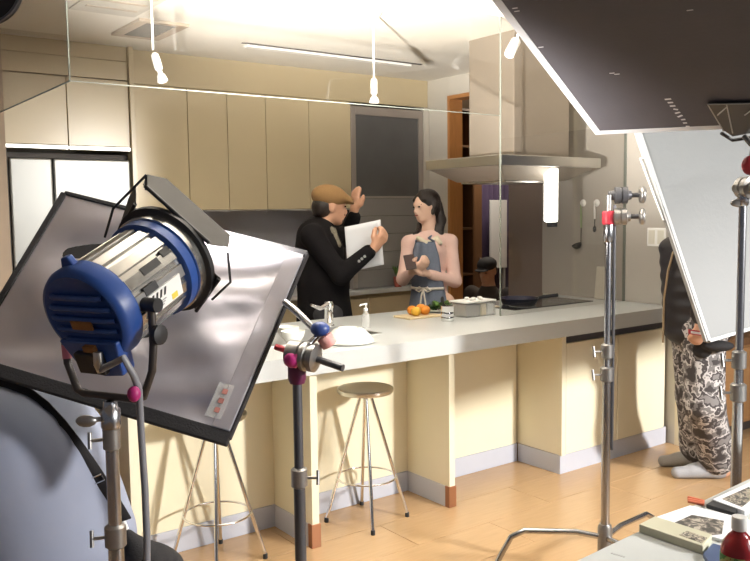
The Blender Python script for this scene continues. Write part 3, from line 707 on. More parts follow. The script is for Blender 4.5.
for x in (bx0, bx1-.02): MB().box(x, x+.02, 5.98, 6.16, 0, 2.52).build('side', WOODD, bk)
for z in (.02, .45, .9, 1.35, 1.8, 2.15, 2.5): MB().box(bx0+.02, bx1-.02, 5.98, 6.16, z, z+.02).build('shelf', WOODD, bk)
# low wooden sideboard right
sb = thing('sideboard', 'brown wooden sideboard behind the crew member in camouflage trousers', 'cabinet', (6.0, 3.1, 0))
box_part('body', WOODM, sb, 4.95, 6.6, 2.95, 3.28, .08, .62); box_part('top', WOODD, sb, 4.92, 6.63, 2.92, 3.29, .62, .67)
box_part('plinth', GAPD, sb, 5.0, 6.55, 3.0, 3.25, 0, .08)
for i in range(3): box_part('door', WOODM, sb, 4.97+i*.54, 4.97+i*.54+.53, 2.93, 2.95, .10, .60, .003)
# ================================================================== FILM EQUIPMENT
def camdir(x, y, z): return _R*x+_U*y+_F*z
def tee(mb, c, d, L=.05, bar=.03, r=.006):
    d = nrm(d); c = vec(c); s = nrm(np.cross(d, (0.3, 0.2, 1))); u = np.cross(d, s)
    mb.tube([c, c+d*L], r, 8).tube([c+d*L-u*bar, c+d*L+u*bar], r*1.1, 8); return mb
def stand(name, label, xy, secs, legs, cat='light stand', collar_dir=(-1, 0, 0), lr=.46, m=CHROMED, boss=.20):
    x, y = xy; t = thing(name, label, cat, (x, y, 0))
    for i, (z0, z1, r) in enumerate(secs):
        p = MB().tube([(x, y, z0), (x, y, z1)], r, 14).build('riser', m, t)
        if i:
            c = MB().lathe([(r+.004, -.045), (r+.011, -.04), (r+.011, .012), (r+.003, .018)], (x, y, z0), n=16).build('collar', CAST, p)
            tee(MB(), vec((x, y, z0-.015))+nrm(collar_dir)*(r+.008), collar_dir, .035, .022, .005).build('tee_handle', CAST, p)
    bz = boss
    MB().lathe([(.02, bz-.09), (.03, bz-.085), (.03, bz+.02), (.024, bz+.035)], (x, y, 0), n=16).build('base_boss', CAST, t)
    for a in legs:
        d = vec((math.cos(a), math.sin(a), 0))
        o = vec((x, y, 0))
        l = MB().tube([o+d*.025+ZZ*(bz-.02), o+d*.12+ZZ*(bz-.005), o+d*(lr*.72)+ZZ*(bz-.01), o+d*(lr*.84)+ZZ*(bz-.04), o+d*(lr*.92)+ZZ*(bz*.45), o+d*lr+ZZ*.012], .012, 10).build('leg', m, t)
        MB().ball(o+d*lr+ZZ*.012, .0125).build('foot', BLACK, l)
    return t
def grip_head(parent, c, ax, r=.034, m=CAST, knob=(0, 0, 1), red=None):
    ax = nrm(ax); c = vec(c)
    h = MB().lathe([(r*.5, -.05), (r*.6, -.028), (r, -.024), (r, -.004), (r*.86, -.002), (r*.86, .002), (r, .004), (r, .024), (r*.6, .028), (r*.5, .04)], c, ax, n=24).build('grip_head', m, parent)
    MB().tube([c+ax*.04, c+ax*.075], .010, 10).build('bolt', GUN, h)
    MB().lathe([(.012, .070), (.030, .074), (.034, .080), (.034, .088), (.028, .094), (.010, .096), (0, .096)], c, ax, n=22).build('grip_knob', CAST, h)
    return h
# ---- fresnel lamp head
ax_a = nrm(camdir(.40, .46, .79))
e1 = camdir(.74, -.67, 0); e1 = nrm(e1-ax_a*(e1@ax_a))
cc = np.cross(ax_a, e1); cc = cc if cc@camdir(.67, .74, 0) > 0 else -cc
th = nrm(np.cross(ax_a, ZZ)); tv = np.cross(th, ax_a)
Rc = pd(92, 313, 2.12); RB = .134
Bc = Rc+ax_a*.055
fx, fy = Bc[0], Bc[1]; YB = .25
fz = thing('fresnel_lamp', 'blue and silver fresnel film lamp with barn doors and black yoke', 'film lamp', (fx, fy, Bc[2]-YB))
SILV = mat('lamp_silver_housing', (.66, .65, .62), .22, metal=.95, bump=.03, scale=30)
s = MB().lathe([(RB*.93, .02), (RB*.93, .245)], Rc, ax_a, n=48); s.build('barrel', SILV, fz)
for i in range(16):                                   # heat-sink fins along the barrel
    q = 2*math.pi*i/16+.1; d = th*math.cos(q)+tv*math.sin(q); u = -th*math.sin(q)+tv*math.cos(q)
    MB().obox(Rc+d*(RB*.945)+ax_a*.133, u*.017, d*.0045, ax_a*.098).build('cooling_fin', SILV if i % 4 else CAST, fz, bevel=.002)
for q, w0, w1 in ((.55, .10, .17), (.62, .19, .225), (.2, .07, .12)):
    d = th*math.cos(q)+tv*math.sin(q); u = -th*math.sin(q)+tv*math.cos(q)
    MB().obox(Rc+d*(RB*.975)+ax_a*(w0+w1)/2, u*.011, d*.003, ax_a*(w1-w0)/2).build('vent_slot', BLACK, fz)
lb = -.12
d = th*math.cos(lb)+tv*math.sin(lb); u = -th*math.sin(lb)+tv*math.cos(lb)
MB().obox(Rc+d*(RB*.97)+ax_a*.13, u*.030, d*.003, ax_a*.075).build('name_plate', WHITEP, fz)
for k_ in range(4): MB().obox(Rc+d*(RB*.97+.0035)+u*.014+ax_a*(.085+k_*.017), u*.010+ax_a*.004, d*.0008, ax_a*.0035).build('plate_mark', BLACK, fz)
for k_ in range(3): MB().obox(Rc+d*(RB*.97+.0035)-u*(.006+.006*k_)+ax_a*.105, u*.0013, d*.0008, ax_a*(.03-.006*k_)).build('plate_mark', GREYP, fz)
MB().obox(Rc+d*(RB*.97+.0035)-u*.018+ax_a*.17, u*.008, d*.0008, ax_a*.012).build('warning_label', mat('yellow_label', (.75, .6, .08), .5), fz)
cap = MB().lathe([(0, -.030), (RB*.84, -.028), (RB*.90, -.034), (RB*.98, -.030), (RB*1.03, -.016), (RB*1.03, .028), (RB*.95, .034)], Rc, ax_a, n=48).build('rear_cap', BLUEC, fz)
for i in range(5):                                    # cast louvre ribs on the rear cap
    off = .062-.031*i; w_ = math.sqrt(max(0, (RB*.78)**2-off**2))
    MB().tube([Rc-ax_a*.030+tv*off-th*w_, Rc-ax_a*.036+tv*off-th*w_*.85, Rc-ax_a*.036+tv*off+th*w_*.85, Rc-ax_a*.030+tv*off+th*w_], .0075, 8).build('rib', BLUEC, cap)
MB().obox(Rc-ax_a*.044-tv*.012+th*.0, th*.034, tv*.012, ax_a*.003).build('rating_plate', mat('amber_plate', (.22, .09, .02), .5), cap)
MB().prism([Rc+th*.10-tv*.055, Rc+th*.085-tv*.155, Rc+th*.02-tv*.162, Rc-th*.055-tv*.15, Rc-th*.10-tv*.06], -ax_a*.05).build('junction_box', BLUEC, cap, bevel=.006)
MB().prism([Rc-th*.055+tv*.105, Rc-th*.04+tv*.155, Rc-th*.015+tv*.16, Rc+th*.01+tv*.11], ax_a*.02).build('lift_tab', BLUEC, cap, bevel=.004)
MB().obox(Rc-ax_a*.055-tv*.115+th*.0, th*.045, tv*.03, ax_a*.012).build('switch_panel', BLACK, cap, bevel=.004)
MB().obox(Rc-ax_a*.056-tv*.072+th*.012, th*.018, tv*.008, ax_a*.008).build('rating_plate', mat('amber_plate', (.22, .09, .02), .5), cap)
MB().lathe([(RB*.95, .232), (RB*1.06, .238), (RB*1.06, .268), (RB*.98, .272)], Rc, ax_a, n=48).build('front_band', BLUEC, fz)
MB().lathe([(RB*.98, .27), (RB*1.10, .272), (RB*1.10, .30), (RB*1.02, .304)], Rc, ax_a, n=48).build('lens_ring', SILV, fz)
MB().lathe([(RB*1.06, .300), (RB*1.22, .302), (RB*1.22, .318), (RB*1.02, .318), (RB*1.02, .302)], Rc, ax_a, n=48).build('barn_door_ring', BLACK, fz)
LENS = mat('lit_fresnel_lens', (1, .97, .9), .2, emit=6)
MB().lathe([(0, .296), (RB*.6, .300), (RB*1.0, .292)], Rc, ax_a, n=40).build('lens', LENS, fz)
Fc = Rc+ax_a*.318
BARN = mat('barn_door_grey', (.055, .051, .047), .75, spec=.2, var=.1, scale=20)
for nm, out, alg, W0, W1, L, phi in (('t', cc, e1, .125, .155, .15, -.36), ('b', -cc, e1, .11, .115, .10, -.25), ('l', -e1, cc, .085, .06, .13, .55), ('r', e1, cc, .085, .06, .13, -1.2)):
    hp = Fc+out*(RB*1.18)-e1*(.04 if nm == 't' else 0); dr_ = math.cos(phi)*ax_a+math.sin(phi)*out; tk = nrm(np.cross(dr_, alg))*.002
    poly = [hp-alg*W0, hp+alg*W0, hp+alg*(W1+.0)+dr_*L*.5, hp+alg*(W1-.03)+dr_*L, hp-alg*(W1-.03)+dr_*L, hp-alg*W1+dr_*L*.5]
    b = MB().prism(poly, tk).build('barn_door', BARN, fz)
    MB().tube([hp-alg*W0*.95, hp+alg*W0*.95], .006, 8).build('hinge', BLACK, b)
    for k_ in (-.6, -.2, .2, .6): MB().obox(hp+alg*W0*k_+dr_*.012+tk*2, alg*.016, dr_*.010, tk).build('hinge_plate', BLACK, b)
MB().tube([Fc+cc*.15-e1*.15, Fc+cc*.19-e1*.17, Fc-e1*.20+cc*.03-ax_a*.02, Fc-e1*.17-cc*.05-ax_a*.05], .004, 6).build('wire_guard', BLACK, fz)
MB().tube([Fc+cc*.15+e1*.13+ax_a*.03, Fc+cc*.10+e1*.19, Fc+cc*.02+e1*.18-ax_a*.02], .004, 6).build('wire_guard', BLACK, fz)
# yoke with clamps
yk = [Bc+th*.152+ZZ*.012, Bc+th*.155-ZZ*.10, Bc+th*.148-ZZ*.17, Bc+th*.115-ZZ*(YB-.008), Bc+th*.09-ZZ*YB, Bc-th*.09-ZZ*YB, Bc-th*.115-ZZ*(YB-.008), Bc-th*.148-ZZ*.17, Bc-th*.155-ZZ*.10, Bc-th*.152+ZZ*.012]
YOKE = mat('yoke_dark_metal', (.07, .06, .055), .4, metal=.5)
yo = MB().tube(yk, .0105, 10).build('yoke', YOKE, fz)
for s_ in (-1, 1):
    MB().tube([Bc+s_*th*RB*.9, Bc+s_*th*.175], .019, 12).build('pivot_clamp', BLACK, yo)
MB().lathe([(.010, 0), (.026, .004), (.026, .016), (.012, .02), (0, .02)], Bc+th*.165-ZZ*.075, th, n=14).build('clamp_knob', BLACK, yo)
MB().tube([yk[7]+ZZ*.012, yk[7]+ZZ*.05-th*.003], .0125, 10).build('pink_tape', mat('pink_tape', (.70, .22, .30), .6), yo)
# supply cable
c0 = Rc-ax_a*.065-tv*.075+th*.045
MB().tube([c0, c0-tv*.03-ax_a*.012, c0-tv*.05-ax_a*.012], [.012, .012, .010], 10).build('cable_connector', STEEL, fz)
cb = [c0-tv*.045-ax_a*.012, pd(124, 358, 2.02), pd(134, 376, 2.03), pd(139, 390, 2.05), pd(141, 430, 2.06), pd(145, 490, 2.06), pd(147, 540, 2.06), pd(147, 600, 2.06)]
cb.append(np.array([cb[-1][0], cb[-1][1], .02])); cb.append(np.array([cb[-1][0]-.3, cb[-1][1]+.02, .012]))
tag(MB().tube(cb, .009, 10).build('power_cable', mat('cable_grey', (.20, .20, .22), .4)), 'grey power cable hanging from the fresnel lamp', 'cable')
pt_ = pd(134, 394, 2.03); MB().ball(pt_, (.017, .017, .02)).build('cable_tag', PINK, fz)
# beam of the fresnel lamp
sl = bpy.data.lights.new('fresnel_beam', 'SPOT'); sl.energy = 2000; sl.spot_size = math.radians(104); sl.spot_blend = 1.0; sl.color = (1, .95, .88); sl.shadow_soft_size = .05
so_ = bpy.data.objects.new('fresnel_beam', sl); COL.objects.link(so_); lp = Rc+ax_a*.36; so_.location = lp
aim = vec((2.2, 2.75, ZC)); so_.rotation_euler = Vector(aim-lp).to_track_quat('-Z', 'Y').to_euler()
# lamp stand
zt_ = Bc[2]-YB
ls = stand('lamp_stand', 'thick chrome stand carrying the fresnel lamp', (fx, fy), [(.16, .70, .021), (.70, zt_-.10, .0175), (zt_-.10, zt_-.012, .012)], [1.2, 3.3, 5.4], collar_dir=-RH-.3*FH, lr=.55)
MB().lathe([(.024, -.085), (.026, -.08), (.026, -.035), (.02, -.03), (.018, -.012)], (fx, fy, zt_), n=18).build('spigot_socket', CHROMED, ls)
MB().ball(vec((fx, fy, zt_-.058))-RH*.055-FH*.03, (.028, .012, .016), ax=(RH, FH, ZZ)).build('wing_knob', CAST, ls)
MB().tube([vec((fx, fy, zt_-.058)), vec((fx, fy, zt_-.058))-RH*.04-FH*.02], .007, 8).build('wing_bolt', CAST, ls)
# ---- silver reflector
rc = [vec(q) for q in ((0.850, 2.962, 1.617), (1.432, 2.313, 1.406), (1.063, 2.172, .881), (.481, 2.821, 1.092))]
A_, B_, C_, D_ = rc
D_ = A_+C_-B_
eu_, ev_ = nrm(B_-A_), nrm(D_-A_); rn = np.cross(eu_, ev_); rn = rn if rn@(EYE-A_) > 0 else -rn
rf = thing('silver_reflector', 'crinkled silver cloth reflector panel with black edging behind the fresnel lamp', 'reflector', (float(C_[0]), float(C_[1]), float(C_[2])))
SILK = mat('silver_reflector_cloth', (.60, .59, .66), .34, metal=.8, bump=.7, scale=7, bscale=6)
def rsurf(s, t):
    e = min(s, 1-s, t, 1-t); k_ = min(1, e*9)
    w_ = .007*math.sin(9*s+3*math.sin(5*t))+.005*math.sin(14*t+4*s)+.004*math.sin(23*(s*.6+t)+2)
    return A_+(B_-A_)*(.012+.976*s)+(D_-A_)*(.012+.976*t)+rn*(.012+k_*w_)
MB().grid(rsurf, 70, 56).build('silver_cloth', SILK, rf, fixn=False)
mid = (A_+C_)/2
MB().obox(mid-rn*.006, (B_-A_)/2*.985, (D_-A_)/2*.985, rn*.005).build('backing', BLACKF, rf)
def edge(nm, P, Q, w_, m, off=.0): MB().obox((P+Q)/2+rn*.006, (Q-P)/2, nrm(np.cross(Q-P, rn))*w_, rn*.012).build(nm, m, rf, bevel=.004)
edge('edge_binding', A_, B_, .008, BLACKF); edge('edge_binding', D_, A_, .012, BLACKF); edge('edge_binding', C_, D_, .022, BLACKF)
edge('edge_binding', B_, C_, .004, BLACKF)
hm = .04/np.linalg.norm(B_-A_)
MB().obox((B_+C_)/2-eu_*.035+rn*.017, eu_*.030, (C_-B_)*.47, rn*.004).build('hem_strip', SILK, rf, bevel=.003)
lc = C_-eu_*.07-ev_*.10+rn*.02
MB().obox(lc, eu_*.025, ev_*.055, rn*.002).build('clear_label', CLEARP, rf)
for k_ in range(3): MB().obox(lc+eu_*.004+ev_*(-.03+.03*k_)+rn*.003, eu_*.008, ev_*.008, rn*.0006).build('label_mark', mat('label_red', (.35, .14, .12), .6), rf)
# ---- stand holding the reflector
g = pd(297, 372, 2.50); gx, gy = g[0], g[1]; gz = g[2]
cs = stand('reflector_stand', 'dark stand with pink knob holding the silver reflector', (gx, gy), [(.16, .75, .018), (.75, gz-.03, .0145)], [0.5, 2.6, 4.7], m=GUN, collar_dir=RH)
hc = pd(304, 356, 2.48)
hx = nrm(camdir(.9, -.15, -.35))
MB().lathe([(.022, -.085), (.028, -.07), (.028, -.03), (.022, -.02)], (gx, gy, gz+.05), n=16).build('socket', mat('plum_rubber', (.10, .01, .05), .4), cs)
h_ = MB().lathe([(.020, -.055), (.040, -.05), (.043, -.03), (.043, -.012), (.036, -.01), (.036, -.004), (.045, 0), (.045, .012), (.036, .016), (.036, .022), (.043, .026), (.043, .04), (.02, .046)], hc, hx, n=26).build('grip_head', CAST, cs)
MB().ball(hc-hx*.035-ZZ*.012-FH*.03, (.028, .028, .026)).build('pink_knob', PINK, h_)
MB().tube([hc+hx*.03, pd(343, 368, 2.42)], [.010, .011], 10).build('handle', GUN, h_)
MB().tube([hc-hx*.03, pd(283, 349, 2.53), pd(276, 347, 2.545)], .010, 10).build('red_arm', RED, h_)
arm = MB().tube([hc+ZZ*.02, pd(319, 334, 2.5), pd(296, 311, 2.56), pd(285, 302, 2.6)], .0115, 10).build('arm', CHROMED, cs)
MB().ball(pd(320, 329, 2.49), (.030, .026, .023), ax=(RH, FH, ZZ)).build('blue_knob', mat('blue_knob_plastic', (.03, .06, .22), .4), arm)
MB().lathe([(.012, -.02), (.024, -.016), (.025, .016), (.012, .02)], pd(327, 341, 2.49), camdir(.5, -.8, .1), n=16).build('tape_wrap', mat('white_red_tape', (.75, .55, .5), .6, col2=(.6, .1, .1), scale=35), arm)
# ---- double-head grip stand in the middle
b = pl(605, 532, 2, .2); mx_, my_ = b[0], b[1]; dm = float((b-EYE)@_F)
def Mz(py): return float(pd(612, py, dm)[2])
gs2 = stand('grip_stand', 'chrome grip stand with two grip heads beside the range hood', (mx_, my_), [(.12, Mz(368), .0185), (Mz(368), Mz(345), .0160), (Mz(345), Mz(214), .0135)], [math.atan2(.05, 1)+.05, 2.35, 4.3], collar_dir=-RH-.15*FH)
MB().tube([(mx_+RH[0]*.024, my_+RH[1]*.024, .55), (mx_+RH[0]*.024, my_+RH[1]*.024, Mz(205))], .0065, 8).build('gobo_rod', GUN, gs2)
top = vec((mx_, my_, Mz(217)))
MB().lathe([(.018, -.10), (.021, -.095), (.021, -.03), (.017, -.02)], top, n=14).build('socket', CHROMED, gs2)
MB().lathe([(.024, -.028), (.026, -.02), (.026, .02), (.022, .026)], top, n=14).build('red_band', RED, gs2)
grip_head(gs2, top+RH*.045+ZZ*.003-FH*.01, nrm(RH-.25*FH))
grip_head(gs2, top+RH*.052+ZZ*.088+FH*.01, nrm(RH-.1*FH), m=GUN)
MB().tube([top, top+ZZ*.09], .011, 10).build('spigot', CAST, gs2)
# ---- right stand holding the black flag
rs0 = pd(738, 400, 2.75); rx, ry = rs0[0], rs0[1]
def Rz(py): return float(pd(740, py, 2.75)[2])
rst = stand('flag_stand', 'chrome stand holding the black foam board', (rx, ry), [(.12, Rz(388), .0175), (Rz(388), Rz(355), .0150), (Rz(355), Rz(205), .0125)], [.6, 2.4, 4.6], collar_dir=-RH)
top = vec((rx, ry, Rz(188)))
MB().lathe([(.014, -.06), (.018, -.055), (.018, -.005), (.014, 0)], top, n=14).build('socket', CHROMED, rst)
MB().ball(top-RH*.012-ZZ*.05, (.030, .012, .014), ax=(RH, FH, ZZ)).build('wing_knob', CAST, rst)
grip_head(rst, top+RH*.012, nrm(-FH+.3*RH), r=.036)
MB().ball(top+RH*.02+ZZ*.072, (.026, .026, .032)).build('red_knob', RED, rst)
# ---- black foam board flag
P0, P1, P2 = pd(600, 131, 2.95), pd(728, 125, 2.70), pd(506, 0, 2.28)
er, eu2 = nrm(P1-P0), nrm(P2-P0); eu2 = nrm(eu2-er*(er@eu2)); fn = np.cross(er, eu2); fn = fn if fn@(P0-EYE) > 0 else -fn   # points away from the camera
FW, FL_ = .62, 1.02
fg = thing('black_flag', 'large black foam board with white cut edges hung over the kitchen', 'flag board', P0+er*FW/2)
FB = mat('black_board_face', (.082, .078, .090), .55, spec=.15, var=.25, scale=5, bump=.05, bscale=60)
MB().obox(P0+er*FW/2+eu2*FL_/2+fn*.002, er*FW/2, eu2*FL_/2, fn*.0015).build('black_face', FB, fg)
MB().obox(P0+er*FW/2+eu2*FL_/2+fn*.013, er*(FW/2), eu2*(FL_/2), fn*.0095).build('foam_core', WHITEP, fg)
# bevelled white edge lips
MB().obox(P0+eu2*FL_/2-er*.013+fn*.011, er*.013, eu2*(FL_/2), fn*.0115).build('cut_edge', mat('foam_edge', (.50, .51, .54), .6), fg)
MB().obox(P0+er*(FW/2-.013)-eu2*.014+fn*.011, er*(FW/2+.013), eu2*.014, fn*.0115).build('cut_edge', mat('foam_edge', (.50, .51, .54), .6), fg)
random.seed(11)
SCF = mat('white_scuff', (.62, .60, .62), .7)
sp0 = pl(0, 0, 0, 1) if False else None
def onflag(px, py):
    d = ray(px, py); t = ((P0-EYE)@fn)/(d@fn); return EYE+d*t
for i in range(9):
    c = onflag(668+i*2.5+random.uniform(-.5, .5), 99+i*3.4); a = random.uniform(-.6, .6)
    MB().obox(c-fn*.0006, (er*math.cos(a)+eu2*math.sin(a))*random.uniform(.006, .010), (eu2*math.cos(a)-er*math.sin(a))*.0035, fn*.0006).build('scuff', SCF, fg)
for px, py in ((517, 11), (515, 8), (612, 73), (617, 74), (541, 47), (690, 10)):
    c = onflag(px, py); MB().obox(c-fn*.0006, er*.008, eu2*.0015, fn*.0006).build('scuff', SCF, fg)
pc_ = [onflag(*q)-fn*.004 for q in ((708, 101), (765, 100), (765, 128), (733, 134), (724, 128))]
cl = thing('flag_clamp', 'black plate clamp gripping the lower edge of the black foam board', 'clamp', onflag(735, 130))
MB().prism(pc_, -fn*.006).build('plate', mat('clamp_black', (.035, .035, .034), .35, metal=.4), cl, bevel=.002)
LN = mat('clamp_rib', (.40, .40, .40), .35, metal=.5)
for p_, q_ in (((708, 101), (724, 128)), ((708, 101), (765, 100)), ((727, 101), (733, 130)), ((718, 112), (728, 103)), ((745, 112), (757, 103))):
    MB().tube([onflag(*p_)-fn*.011, onflag(*q_)-fn*.011], .0022, 6).build('rib', LN, cl)
MB().tube([onflag(722, 130)-fn*.012, onflag(733, 137)-fn*.012, onflag(752, 134)-fn*.012], .006, 8).build('jaw', BLACK, cl)
MB().tube([onflag(745, 132)-fn*.016, top+RH*.03+ZZ*.13, top+RH*.02+ZZ*.08], .009, 8).build('stem', CAST, cl)
# ---- pale bounce board
bo = pd(708, 341, 3.45)
bu = nrm(camdir(-.262, .946, .14)); br = camdir(.946, .29, .30); br = nrm(br-bu*(br@bu)); bn = np.cross(bu, br); bn = bn if bn@(EYE-bo) > 0 else -bn
BWW, BHH = 1.6, 1.5
bb = thing('bounce_board', 'large pale grey bounce board with white rim leaning over the crew member', 'bounce board', bo)
MB().obox(bo+br*BWW/2+bu*BHH/2, br*(BWW/2-.006), bu*(BHH/2-.006), bn*.009).build('panel', mat('pale_board_face', (.095, .102, .107), .5, bump=.05, scale=60), bb)
RIM = mat('white_rim', (.26, .27, .28), .4)
for c_, a1, a2 in ((bo+bu*BHH/2, br*.008, bu*BHH/2), (bo+br*BWW/2, br*BWW/2, bu*.008), (bo+br*BWW+bu*BHH/2, br*.008, bu*BHH/2), (bo+br*BWW/2+bu*BHH, br*BWW/2, bu*.008)):
    MB().obox(c_, a1, a2, bn*.013).build('rim', RIM, bb, bevel=.002)
MB().obox(bo+bu*BHH/2-br*.011, br*.004, bu*BHH/2, bn*.010).build('edge_profile', GREYP, bb)
def onb(px, py):
    d = ray(px, py); t = ((bo-EYE)@bn)/(d@bn); return EYE+d*t
MB().tube([onb(645, 158), onb(640, 158), onb(663, 220), onb(671, 220)], .0035, 8).build('wire_bracket', WHITEP, bb)
# dark flag in the top left corner
q0, q1 = pd(-2, -25, 1.9), pd(17, 0, 1.9)
df = thing('dark_flag', 'dark rounded cloth flag edge entering the top corner', 'flag', pd(-30, 0, 1.9))
pp_ = [pd(-16+36*math.cos(q)*1.0, -12+36*math.sin(q), 1.9) for q in np.linspace(0, 2*math.pi, 33)[:-1]]
MB().prism(pp_, FH*.02).build('cloth', BLACKF, df)
MB().tube(pp_+[pp_[0]], .004, 6, caps=False).build('wire_frame', GUN, df)
fs_ = pd(-330, 100, 1.9)
dst = stand('corner_flag_stand', 'stand holding the dark round flag', (fs_[0], fs_[1]), [(.12, .9, .017), (.9, 2.2, .013)], [.2, 2.3, 4.4])
MB().tube([(fs_[0], fs_[1], 2.15), pd(-50, -16, 1.9)], .008, 8).build('arm', CHROMED, dst)
# ================================================================== TABLE IN THE CORNER
TZ = .72
e0, e1_ = pl(575, 561, 2, TZ), pl(750, 478, 2, TZ)
td = nrm(e1_-e0); tn = vec((td[1], -td[0], 0))
t0_ = e0-td*.25
tb_ = thing('table', 'white sheet-covered table in the near corner', 'table', t0_+td*.8+tn*.35-ZZ*TZ)
tb_.location.z = 0; ORG[tb_.name] = vec((tb_.location.x, tb_.location.y, 0))
SHEET = mat('white_sheet', (.44, .46, .46), .6, bump=.05, scale=40)
MB().prism([t0_, t0_+td*1.7, t0_+td*1.7+tn*.75, t0_+tn*.75], -ZZ*.03).build('tabletop', SHEET, tb_, bevel=.004)
for u, v in ((.05, .05), (1.65, .05), (.05, .70), (1.65, .70)):
    c = t0_+td*u+tn*v; MB().box(c[0]-.02, c[0]+.02, c[1]-.02, c[1]+.02, 0, TZ-.03).build('leg', GREYP, tb_)
for k_ in range(6):
    c = pl(612+k_*2.4, 553.5+k_*.7, 2, TZ); MB().obox(c+ZZ*.0004, td*.0028, tn*.0016, ZZ*.0004).build('print_mark', GREYP, tb_)
def tp_(px, py, z=TZ): return pl(px, py, 2, z)
def slab(name, m, lab, cat, quad, z0, z1, bevel=.002):
    return tag(MB().prism([vec((*tp_(*q, z1)[:2], z0)) for q in quad], ZZ*(z1-z0)).build(name, m, bevel=bevel), lab, cat)
def printed(name, lab, cat, quad, z0, z1, pics, mcover, sub='photo'):
    t = thing(name, lab, cat, vec((*np.mean([tp_(*q, z1)[:2] for q in quad], 0), z0)))
    MB().prism([vec((*tp_(*q, z1)[:2], z0)) for q in quad], ZZ*(z1-z0)).build('pages', mcover, t, bevel=.002)
    for pq, m in pics: MB().prism([tp_(*q, z1+.0002) for q in pq], ZZ*.0008).build(sub, m, t)
    return t
PHOTO = ramp_mat('printed_photo', [(0, (.05, .045, .04)), (.46, (.16, .14, .12)), (.54, (.40, .36, .30)), (.6, (.10, .09, .08))], 35, .5)
PHOTO2 = ramp_mat('printed_photo_mono', [(0, (.05, .045, .04)), (.47, (.45, .40, .32)), (.53, (.09, .08, .07)), (.6, (.30, .26, .2))], 55, .5)
CREAMP = mat('cream_cover', (.46, .45, .34), .5)
printed('magazine', 'open white magazine page with a printed photo on the table', 'magazine', ((655, 517), (690, 505), (752, 520), (752, 548), (714, 537)), TZ, TZ+.008, ((((672, 524), (692, 515), (724, 521), (722, 534), (708, 536)), PHOTO),), PAPER)
printed('paperback_book', 'thick cream paperback with a small photo lying on the table', 'book', ((639, 524), (655, 516), (712, 534), (703, 546)), TZ+.0, TZ+.022, ((((679, 535), (687, 531), (707, 538), (702, 543)), PHOTO2),), CREAMP)
slab('booklet', mat('navy_cover', (.05, .08, .17), .5), 'navy blue booklet beside the drink bottle', 'book', ((703, 553), (713, 543), (728, 547), (722, 570), (712, 568)), TZ, TZ+.012)
printed('patterned_magazine', 'brown patterned magazine at the far end of the table', 'magazine', ((712, 499), (752, 481), (765, 498), (745, 511)), TZ, TZ+.014, ((((722, 499), (749, 487), (755, 497), (742, 507)), PHOTO2),), PAPER)
slab('black_wallet', BLACK, 'flat black case in front of the patterned magazine', 'case', ((706, 504), (713, 500), (738, 508), (735, 513)), TZ, TZ+.012)
pn_ = thing('red_pen', 'orange-red pen bundle lying by the black case', 'pen', tp_(697, 502))
for k_ in range(3): MB().tube([tp_(688, 499+k_*2)+ZZ*.005, tp_(704, 503+k_*1.5)+ZZ*.005], .0045, 8).build('barrel', mat('orange_red', (.6, .16, .08), .5), pn_)
# drink bottle
bp_ = pd(739, 540, 1.58); bx_, by_ = bp_[0], bp_[1]
dk = thing('drink_bottle', 'plastic bottle of red drink with white cap and green label', 'bottle', (bx_, by_, TZ))
prof = [(.028, 0), (.032, .006), (.033, .05), (.031, .055), (.033, .06), (.033, .172), (.030, .185), (.020, .200), (.0125, .208), (.0125, .215)]
MB().lathe(prof, (bx_, by_, TZ), n=28).build('body', mat('red_drink', (.35, .025, .03), .12, trans=.3, spec=.6), dk)
MB().lathe([(.0135, .212), (.0145, .213), (.0145, .236), (.0135, .238), (0, .238)], (bx_, by_, TZ), n=24).build('cap', WHITEP, dk)
s = MB(); 
MB().lathe([(.0336, .095), (.0336, .166)], (bx_, by_, TZ), n=28).build('label', ramp_mat('bottle_label', [(0, (.08, .20, .04)), (.45, (.35, .36, .12)), (.56, (.30, .03, .03)), (.7, (.55, .6, .55))], 45), dk)
# ================================================================== PEOPLE
def head_prims(c, f, u, neck, s=1.0):
    f = nrm(f); u = nrm(u-f*(vec(u)@f)); r = np.cross(f, u); A = (f, r, u); c = vec(c)
    P = [E(c+(u*.028-f*.012)*s, vec((.094, .074, .088))*s, A), E(c+(-u*.03+f*.022)*s, vec((.064, .058, .078))*s, A),
         C(c+(-u*.085+f*.05+r*.012)*s, c+(-u*.085+f*.05-r*.012)*s, .024*s), C(c+(-u*.06+r*.04)*s, c+(-u*.085+f*.045)*s, .024*s), C(c+(-u*.06-r*.04)*s, c+(-u*.085+f*.045)*s, .024*s),
         C(c+(u*.012+f*.080)*s, c+(-u*.028+f*.098)*s, .008*s, .012*s), E(c+(-u*.034+f*.088)*s, vec((.012, .016, .009))*s, A),
         C(c+(u*.022+f*.074+r*.03)*s, c+(u*.022+f*.074-r*.03)*s, .013*s), E(c+(-u*.058+f*.080)*s, vec((.010, .020, .010))*s, A),
         E(c+(r*.076-u*.008-f*.012)*s, vec((.019, .009, .030))*s, A), E(c+(-r*.076-u*.008-f*.012)*s, vec((.019, .009, .030))*s, A),
         C(c+(-u*.06-f*.022)*s, neck, .052*s, .058*s)]
    return P, (f, r, u)
def face_parts(o, c, A, s=1.0, lips=True, brow=.9):
    f, r, u = A; c = vec(c)
    for q in (-1, 1):
        MB().ball(c+(f*.0855+q*r*.031+u*.004)*s, vec((.006, .013, .0055))*s, 10, 6, ax=A).build('eye', EYEM, o)
        MB().tube([c+(f*.087+q*r*.016+u*.026)*s, c+(f*.082+q*r*.034+u*.028)*s, c+(f*.072+q*r*.048+u*.020)*s], [.003, .0032, .002], 6).build('eyebrow', HAIR, o)
    if lips: MB().ball(c+(f*.0935-u*.057)*s, vec((.005, .021, .0055))*s, 10, 6, ax=A).build('lips', LIPS, o)
